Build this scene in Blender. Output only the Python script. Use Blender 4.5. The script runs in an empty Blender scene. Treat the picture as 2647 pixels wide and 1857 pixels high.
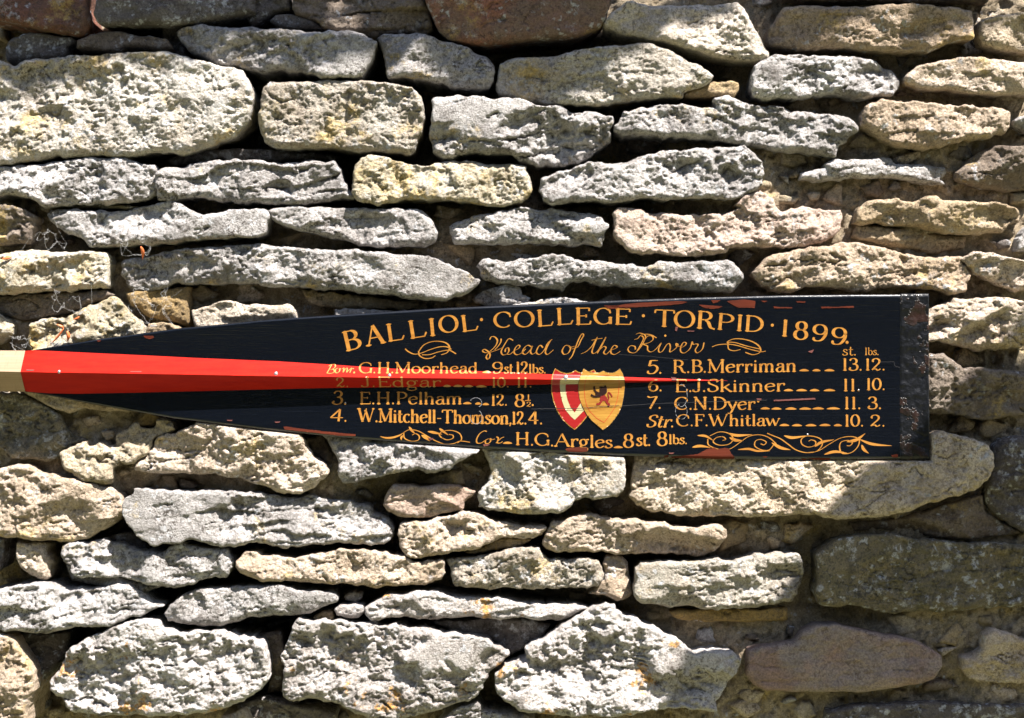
import bpy, math, random
import numpy as np
from mathutils import Vector

C = bpy.context.scene.collection
rnd = random.Random(7)

# ---------------------------------------------------------------- camera, world, sun, exposure
CAM_D = 2.0                                   # metres from the wall face
cam = bpy.data.cameras.new('camera')
cam.lens = 36.0 * CAM_D / 1.024
cam.sensor_width = 36.0
cam.clip_end = 200.0
cam_o = bpy.data.objects.new('camera', cam)
cam_o.location = (0, -CAM_D, 0)
cam_o.rotation_euler = (math.radians(90), 0, 0)
C.objects.link(cam_o)
bpy.context.scene.camera = cam_o

SUN = Vector((0.42, -0.44, 1.0)).normalized()  # towards the sun: above, in front, a little right
world = bpy.data.worlds.new('World')
bpy.context.scene.world = world
world.use_nodes = True
wn = world.node_tree
sky = wn.nodes.new('ShaderNodeTexSky')
sky.sky_type = 'NISHITA'
sky.sun_disc = False
sky.sun_elevation = math.asin(SUN.z)
sky.sun_rotation = math.atan2(SUN.x, SUN.y)
bg = wn.nodes['Background']
wn.links.new(sky.outputs['Color'], bg.inputs['Color'])
bg.inputs['Strength'].default_value = 0.05
sl = bpy.data.lights.new('sun', 'SUN')
sl.energy = 5.0
sl.angle = math.radians(0.5)
sl.color = (1.0, 0.945, 0.88)
so = bpy.data.objects.new('sun', sl)
so.rotation_euler = SUN.to_track_quat('Z', 'Y').to_euler()
so.location = SUN * 5
C.objects.link(so)
vs = bpy.context.scene.view_settings
vs.view_transform = 'Standard'
vs.look = 'None'
vs.gamma = 1.0
vs.exposure = 2.08

# ---------------------------------------------------------------- helpers
K = 2.5850                                    # photograph pixels per millimetre on the wall face
def W(sx, sy, y=0.0):
    """a point seen at photograph pixel (sx, sy), standing at distance y behind the wall face"""
    f = (CAM_D + y) / CAM_D / 1000.0
    return ((sx / K - 512.0) * f, y, (359.0 - sy / K) * f)

def mesh_obj(name, verts, faces, mat, parent=None, smooth=True, origin=None, tris=None):
    me = bpy.data.meshes.new(name)
    v = np.asarray(verts, dtype=np.float32).reshape(-1, 3)
    if origin is not None:
        v = v - np.asarray(origin, dtype=np.float32)
    if isinstance(faces, np.ndarray):
        nf, k = faces.shape
        me.vertices.add(len(v)); me.vertices.foreach_set('co', v.ravel())
        me.loops.add(nf * k); me.loops.foreach_set('vertex_index', faces.astype(np.int32).ravel())
        me.polygons.add(nf)
        me.polygons.foreach_set('loop_start', np.arange(0, nf * k, k, dtype=np.int32))
        me.update(calc_edges=True)
        me.validate()
    else:
        me.from_pydata(v.tolist(), [], faces)
        me.update()
    me.polygons.foreach_set('use_smooth', [smooth] * len(me.polygons))
    if mat: me.materials.append(mat)
    o = bpy.data.objects.new(name, me)
    C.objects.link(o)
    if origin is not None: o.location = origin
    if parent is not None: o.parent = parent
    return o

def thing(name, label, cat, loc=(0, 0, 0), group=None):
    o = bpy.data.objects.new(name, None)
    o.empty_display_size = 0.05
    o.location = loc
    C.objects.link(o)
    o['label'] = label; o['category'] = cat
    if group: o['group'] = group
    return o

_perm = np.random.RandomState(3).permutation(4096)
def _h(ix, iz, seed):
    return _perm[(_perm[(ix + seed * 57) & 4095] + iz * 13 + seed * 7) & 4095]
def noise(x, z, seed=0):
    x = np.asarray(x, float); z = np.asarray(z, float)
    ix = np.floor(x).astype(np.int64); iz = np.floor(z).astype(np.int64)
    fx = x - ix; fz = z - iz
    ux = fx * fx * fx * (fx * (fx * 6 - 15) + 10); uz = fz * fz * fz * (fz * (fz * 6 - 15) + 10)
    def g(dx, dz):
        a = _h(ix + dx, iz + dz, seed) * (2 * math.pi / 4096.0)
        return np.cos(a) * (fx - dx) + np.sin(a) * (fz - dz)
    a = g(0, 0) * (1 - ux) + g(1, 0) * ux
    b = g(0, 1) * (1 - ux) + g(1, 1) * ux
    return (a * (1 - uz) + b * uz) * 1.5
def fbm(x, z, scale, octv=4, seed=0, gain=0.5, ridge=False):
    s = 0; a = 1.0; f = 1.0 / scale; t = 0
    for i in range(octv):
        n = noise(x * f + 17.3 * i, z * f - 9.1 * i, seed + i)
        if ridge: n = 1 - 2 * np.abs(n)
        s = s + n * a; t += a; a *= gain; f *= 2.03
    return s / t

def chaikin(p, n=1):
    p = np.asarray(p, float)
    for _ in range(n):
        q = np.roll(p, -1, axis=0)
        p = np.stack([p * .78 + q * .22, p * .22 + q * .78], axis=1).reshape(-1, 2)
    return p
def resample(p, step):
    q = np.vstack([p, p[:1]])
    d = np.hypot(*(q[1:] - q[:-1]).T)
    s = np.concatenate([[0], np.cumsum(d)])
    n = max(8, int(s[-1] / step))
    t = np.linspace(0, s[-1], n, endpoint=False)
    return np.stack([np.interp(t, s, q[:, 0]), np.interp(t, s, q[:, 1])], axis=1)
def poly_dist(P, poly):
    """signed distance (inside positive), nearest point on the outline"""
    A = poly; B = np.roll(poly, -1, axis=0)
    D = B - A; L2 = (D ** 2).sum(1) + 1e-12
    best = np.full(len(P), 1e9); near = np.zeros_like(P); par = np.zeros(len(P), bool)
    for i0 in range(0, len(P), 4000):
        Q = P[i0:i0 + 4000]
        t = ((Q[:, None, :] - A[None]) * D[None]).sum(2) / L2
        np.clip(t, 0, 1, out=t)
        N = A[None] + t[..., None] * D[None]
        dd = ((Q[:, None, :] - N) ** 2).sum(2)
        k = dd.argmin(1); r = np.arange(len(Q))
        best[i0:i0 + 4000] = np.sqrt(dd[r, k]); near[i0:i0 + 4000] = N[r, k]
        c = ((A[None, :, 1] > Q[:, None, 1]) != (B[None, :, 1] > Q[:, None, 1]))
        with np.errstate(divide='ignore', invalid='ignore'):
            xi = A[None, :, 0] + (Q[:, None, 1] - A[None, :, 1]) * D[None, :, 0] / np.where(np.abs(D[None, :, 1]) < 1e-12, 1e-12, D[None, :, 1])
        par[i0:i0 + 4000] = (np.logical_and(c, Q[:, None, 0] < xi).sum(1) % 2) == 1
    return np.where(par, best, -best), near
def grid_fill(poly, h):
    """a grid of quads that fills the outline, edge points pulled onto it"""
    mn = poly.min(0) - h; mx = poly.max(0) + h
    nx = int((mx[0] - mn[0]) / h) + 2; nz = int((mx[1] - mn[1]) / h) + 2
    X, Z = np.meshgrid(mn[0] + np.arange(nx) * h, mn[1] + np.arange(nz) * h)
    P = np.stack([X.ravel(), Z.ravel()], axis=1)
    sd, near = poly_dist(P, poly)
    ins = sd > 0
    i = np.arange((nx) * (nz)).reshape(nz, nx)
    q = np.stack([i[:-1, :-1], i[:-1, 1:], i[1:, 1:], i[1:, :-1]], axis=-1).reshape(-1, 4)
    keep = ins[q].sum(1) >= 1
    q = q[keep]
    out = ~ins
    P[out] = near[out]; sd = np.where(out, 0, sd)
    close = (sd < 0.25 * h) & ins
    P[close] = near[close]; sd[close] = 0
    used = np.unique(q)
    mp = np.full(nx * nz, -1); mp[used] = np.arange(len(used))
    return P[used], sd[used], mp[q]
def boundary(q):
    e = np.concatenate([q[:, [0, 1]], q[:, [1, 2]], q[:, [2, 3]], q[:, [3, 0]]])
    key = np.sort(e, axis=1); key = key[:, 0].astype(np.int64) * 10000000 + key[:, 1]
    u, inv, cnt = np.unique(key, return_inverse=True, return_counts=True)
    return e[cnt[inv] == 1]

# ---------------------------------------------------------------- materials
def newmat(name):
    m = bpy.data.materials.new(name); m.use_nodes = True
    nt = m.node_tree
    return m, nt, nt.nodes['Principled BSDF']
class NT:
    def __init__(s, nt):
        s.nt = nt; s.pos = nt.nodes.new('ShaderNodeNewGeometry').outputs['Position']
    def n(s, t, **kw):
        nd = s.nt.nodes.new(t)
        for k, v in kw.items(): setattr(nd, k, v)
        return nd
    def lk(s, a, b): s.nt.links.new(a, b)
    def map(s, scale=(1, 1, 1), off=(0, 0, 0)):
        m = s.n('ShaderNodeMapping'); m.inputs['Scale'].default_value = scale; m.inputs['Location'].default_value = off
        s.lk(s.pos, m.inputs['Vector']); return m.outputs[0]
    def noise(s, scale, detail=5, rough=0.55, vec=None, off=(0, 0, 0), dist=0.0):
        t = s.n('ShaderNodeTexNoise'); t.inputs['Scale'].default_value = scale; t.inputs['Detail'].default_value = detail
        t.inputs['Roughness'].default_value = rough; t.inputs['Distortion'].default_value = dist
        s.lk(vec if vec is not None else s.map(off=off), t.inputs['Vector']); return t.outputs['Fac']
    def step(s, f, a, b, lo=0.0, hi=1.0):
        r = s.n('ShaderNodeMapRange'); r.inputs['From Min'].default_value = a; r.inputs['From Max'].default_value = b
        r.inputs['To Min'].default_value = lo; r.inputs['To Max'].default_value = hi
        s.lk(f, r.inputs['Value']); return r.outputs[0]
    def mix(s, f, a, b):
        m = s.n('ShaderNodeMix', data_type='RGBA')
        for v, sock in ((f, m.inputs[0]), (a, m.inputs[6]), (b, m.inputs[7])):
            if hasattr(v, 'links'): s.lk(v, sock)
            elif isinstance(v, (int, float)): sock.default_value = v
            else: sock.default_value = (v[0], v[1], v[2], 1)
        return m.outputs[2]
    def mul(s, a, b):
        m = s.n('ShaderNodeMath', operation='MULTIPLY')
        for v, sock in ((a, m.inputs[0]), (b, m.inputs[1])):
            if hasattr(v, 'links'): s.lk(v, sock)
            else: sock.default_value = v
        return m.outputs[0]
    def bump(s, h, strength, dist, prev=None):
        b = s.n('ShaderNodeBump'); b.inputs['Strength'].default_value = strength; b.inputs['Distance'].default_value = dist
        s.lk(h, b.inputs['Height'])
        if prev is not None: s.lk(prev, b.inputs['Normal'])
        return b.outputs[0]

def stone_mat(name, c1, c2, dark=0.35, darkc=(.09, .07, .055), white=0.0, yellow=0.0, orange=0.0, moss=0.0, pores=0.5, red=0.0, off=0, pit_shade_k=1.0):
    m, nt, b = newmat(name)
    g = NT(nt); o = (off * 1.7, off * 0.6, off * 2.3)
    info = g.n('ShaderNodeObjectInfo')
    base = g.mix(g.step(g.noise(22, 6, .65, off=o), .38, .62), c1, c2)
    # every stone its own tone
    hsv = g.n('ShaderNodeHueSaturation')
    hsv.inputs['Hue'].default_value = .5
    g.lk(g.step(info.outputs['Random'], 0, 1, .78, 1.12), hsv.inputs['Value'])
    g.lk(g.step(info.outputs['Random'], 0, 1, 1.15, .8), hsv.inputs['Saturation'])
    g.lk(base, hsv.inputs['Color']); col = hsv.outputs[0]
    if red: col = g.mix(g.mul(g.step(g.noise(14, 5, .6, off=(3 + off, 1, 0)), .5, .62), red), col, (.34, .13, .085))
    if dark: col = g.mix(g.mul(g.step(g.noise(34, 8, .72, off=(5 + off, 2, 1)), .53, .66), min(1, dark * 1.3)), col, darkc)
    if moss: col = g.mix(g.mul(g.step(g.noise(48, 7, .7, off=(9, off, 4)), .47, .6), moss), col, (.12, .105, .045))
    if yellow: col = g.mix(g.mul(g.step(g.noise(19, 9, .76, off=(off, 7, 2)), .60 - .085 * yellow, .69 - .07 * yellow), .75), col, (.56, .40, .13))
    if orange: col = g.mix(g.mul(g.step(g.noise(24, 7, .7, off=(off + 2, 3, 8)), .66 - .09 * orange, .70 - .09 * orange), .9), col, (.56, .29, .07))
    if white:
        v = g.n('ShaderNodeTexVoronoi'); v.inputs['Scale'].default_value = 95
        v.inputs['Randomness'].default_value = 1
        nw = g.n('ShaderNodeMixRGB'); nw.inputs[0].default_value = .018
        nz = g.n('ShaderNodeTexNoise'); nz.inputs['Scale'].default_value = 120; g.lk(g.pos, nz.inputs['Vector'])
        g.lk(g.pos, nw.inputs[1]); g.lk(nz.outputs['Color'], nw.inputs[2])
        g.lk(nw.outputs[0], v.inputs['Vector'])
        sp = g.step(v.outputs['Distance'], .34, .18)
        gate = g.step(g.noise(30, 3, .5, off=(1, off, 6)), .62 - .2 * white, .68 - .2 * white)
        col = g.mix(g.mul(g.mul(sp, gate), .75), col, (.56, .57, .60))
        col = g.mix(g.mul(g.step(g.noise(55, 8, .75, off=(2, 2, off)), .60 - .06 * white, .68 - .05 * white), min(1, .7 * white)), col, (.60, .61, .63))
    pit_shade = g.mul(g.step(g.noise(260, 3, .7, off=(off, 4, 4)), .52, .60), g.step(g.noise(26, 4, .6, off=(7, off, 3)), .38, .62, .25, 1))  # dark pits and lichen spots, also standing in for micro-shadow
    col = g.mix(g.mul(pit_shade, .75 * pit_shade_k), col, darkc)
    # fine speckle of grains
    col = g.mix(g.step(g.noise(520, 3, .6), .38, .62, .0, .7), col, g.mix(.5, col, (.02, .018, .015)))
    g.lk(col, b.inputs['Base Color'])
    b.inputs['Roughness'].default_value = .9
    b.inputs['Specular IOR Level'].default_value = .25
    n0_ = g.bump(g.noise(150, 4, .6), .8, .0025)
    n1 = g.bump(g.noise(560, 6, .75), 1.0, .0030, n0_)
    v2 = g.n('ShaderNodeTexVoronoi'); v2.inputs['Scale'].default_value = 420; g.lk(g.pos, v2.inputs['Vector'])
    n2 = g.bump(g.step(v2.outputs['Distance'], .0, .5), pores, .0009, n1)
    g.lk(n2, b.inputs['Normal'])
    return m

M = {
 'g': stone_mat('grey_limestone', (.56, .53, .515), (.34, .32, .31), dark=.55, darkc=(.11, .095, .085), white=.6, yellow=.12, off=1, pit_shade_k=1.33),  # extra dark patches and pits put micro-shadow into the colour
 'w': stone_mat('pale_cream_limestone', (.62, .54, .45), (.50, .42, .33), dark=.2, white=.35, off=2),
 't': stone_mat('golden_sandstone', (.58, .47, .345), (.46, .35, .23), dark=.35, darkc=(.13, .085, .045), white=.35, yellow=.2, off=3),
 'T': stone_mat('peach_sandstone', (.60, .49, .39), (.50, .39, .29), dark=.3, darkc=(.14, .10, .06), white=.5, yellow=.35, off=4),
 'y': stone_mat('yellow_lichened_limestone', (.56, .52, .46), (.45, .39, .32), dark=.35, white=.8, yellow=.75, off=5),
 'Y': stone_mat('mustard_lichened_limestone', (.57, .52, .43), (.46, .39, .27), dark=.3, darkc=(.15, .11, .05), white=.8, yellow=.95, off=6),
 'o': stone_mat('orange_lichened_limestone', (.54, .50, .475), (.41, .37, .345), dark=.5, white=.7, orange=.68, off=7),
 'b': stone_mat('brown_ironstone', (.25, .20, .155), (.19, .145, .11), dark=.5, darkc=(.07, .05, .04), white=.45, yellow=.2, off=8),
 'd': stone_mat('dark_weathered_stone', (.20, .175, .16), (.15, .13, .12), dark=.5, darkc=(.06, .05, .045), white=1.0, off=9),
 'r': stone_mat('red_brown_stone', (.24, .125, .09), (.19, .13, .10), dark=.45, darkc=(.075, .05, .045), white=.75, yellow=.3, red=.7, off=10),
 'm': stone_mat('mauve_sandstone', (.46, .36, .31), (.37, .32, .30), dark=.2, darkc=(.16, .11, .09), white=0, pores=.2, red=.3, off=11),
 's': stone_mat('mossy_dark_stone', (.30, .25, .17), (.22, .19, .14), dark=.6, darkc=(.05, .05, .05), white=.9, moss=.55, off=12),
 'p': stone_mat('pinkish_sandstone', (.58, .47, .39), (.50, .38, .31), dark=.2, darkc=(.2, .13, .1), white=.35, red=.2, off=13),
 'a': stone_mat('ochre_sandstone', (.46, .32, .15), (.36, .26, .14), dark=.35, white=.2, yellow=.3, off=14),
 'k': stone_mat('lime_mortar', (.50, .40, .27), (.38, .30, .20), dark=.45, darkc=(.15, .115, .07), white=.35, yellow=.35, moss=.25, off=15),
}

# outline of the blade as photograph pixels (the stones behind it must stay behind it)
TOP = [(60, 906), (84, 905.5), (120, 899), (174, 890), (260, 875.5), (380, 859.5), (471, 847.5), (562, 839.6), (673, 828), (773, 820.5), (900, 812), (1153, 796), (1400, 785), (1614, 775.5), (1800, 769), (2017, 763.5), (2200, 761.5), (2398, 760.5)]
BOT = [(60, 1012), (70, 1013), (130, 1023), (199, 1037), (348, 1064), (450, 1081.5), (560, 1095), (673, 1109), (850, 1127.6), (1000, 1140), (1250, 1159), (1450, 1170), (1600, 1178), (1800, 1184), (2000, 1187.5), (2398, 1187)]
def I(t, x): a = np.array(t); return np.interp(x, a[:, 0], a[:, 1])

# ---------------------------------------------------------------- the wall
TILES = {}
for r_, y0 in (('A', 0), ('B', 400), ('D', 1000), ('E', 1357)):
    for c_, x0 in enumerate((0, 650, 1300, 1947)): TILES[r_ + str(c_)] = (x0, y0, 3.2214)
TILES['R'] = (2250, 740, 4.028); TILES['L'] = (0, 780, 4.028)
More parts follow.
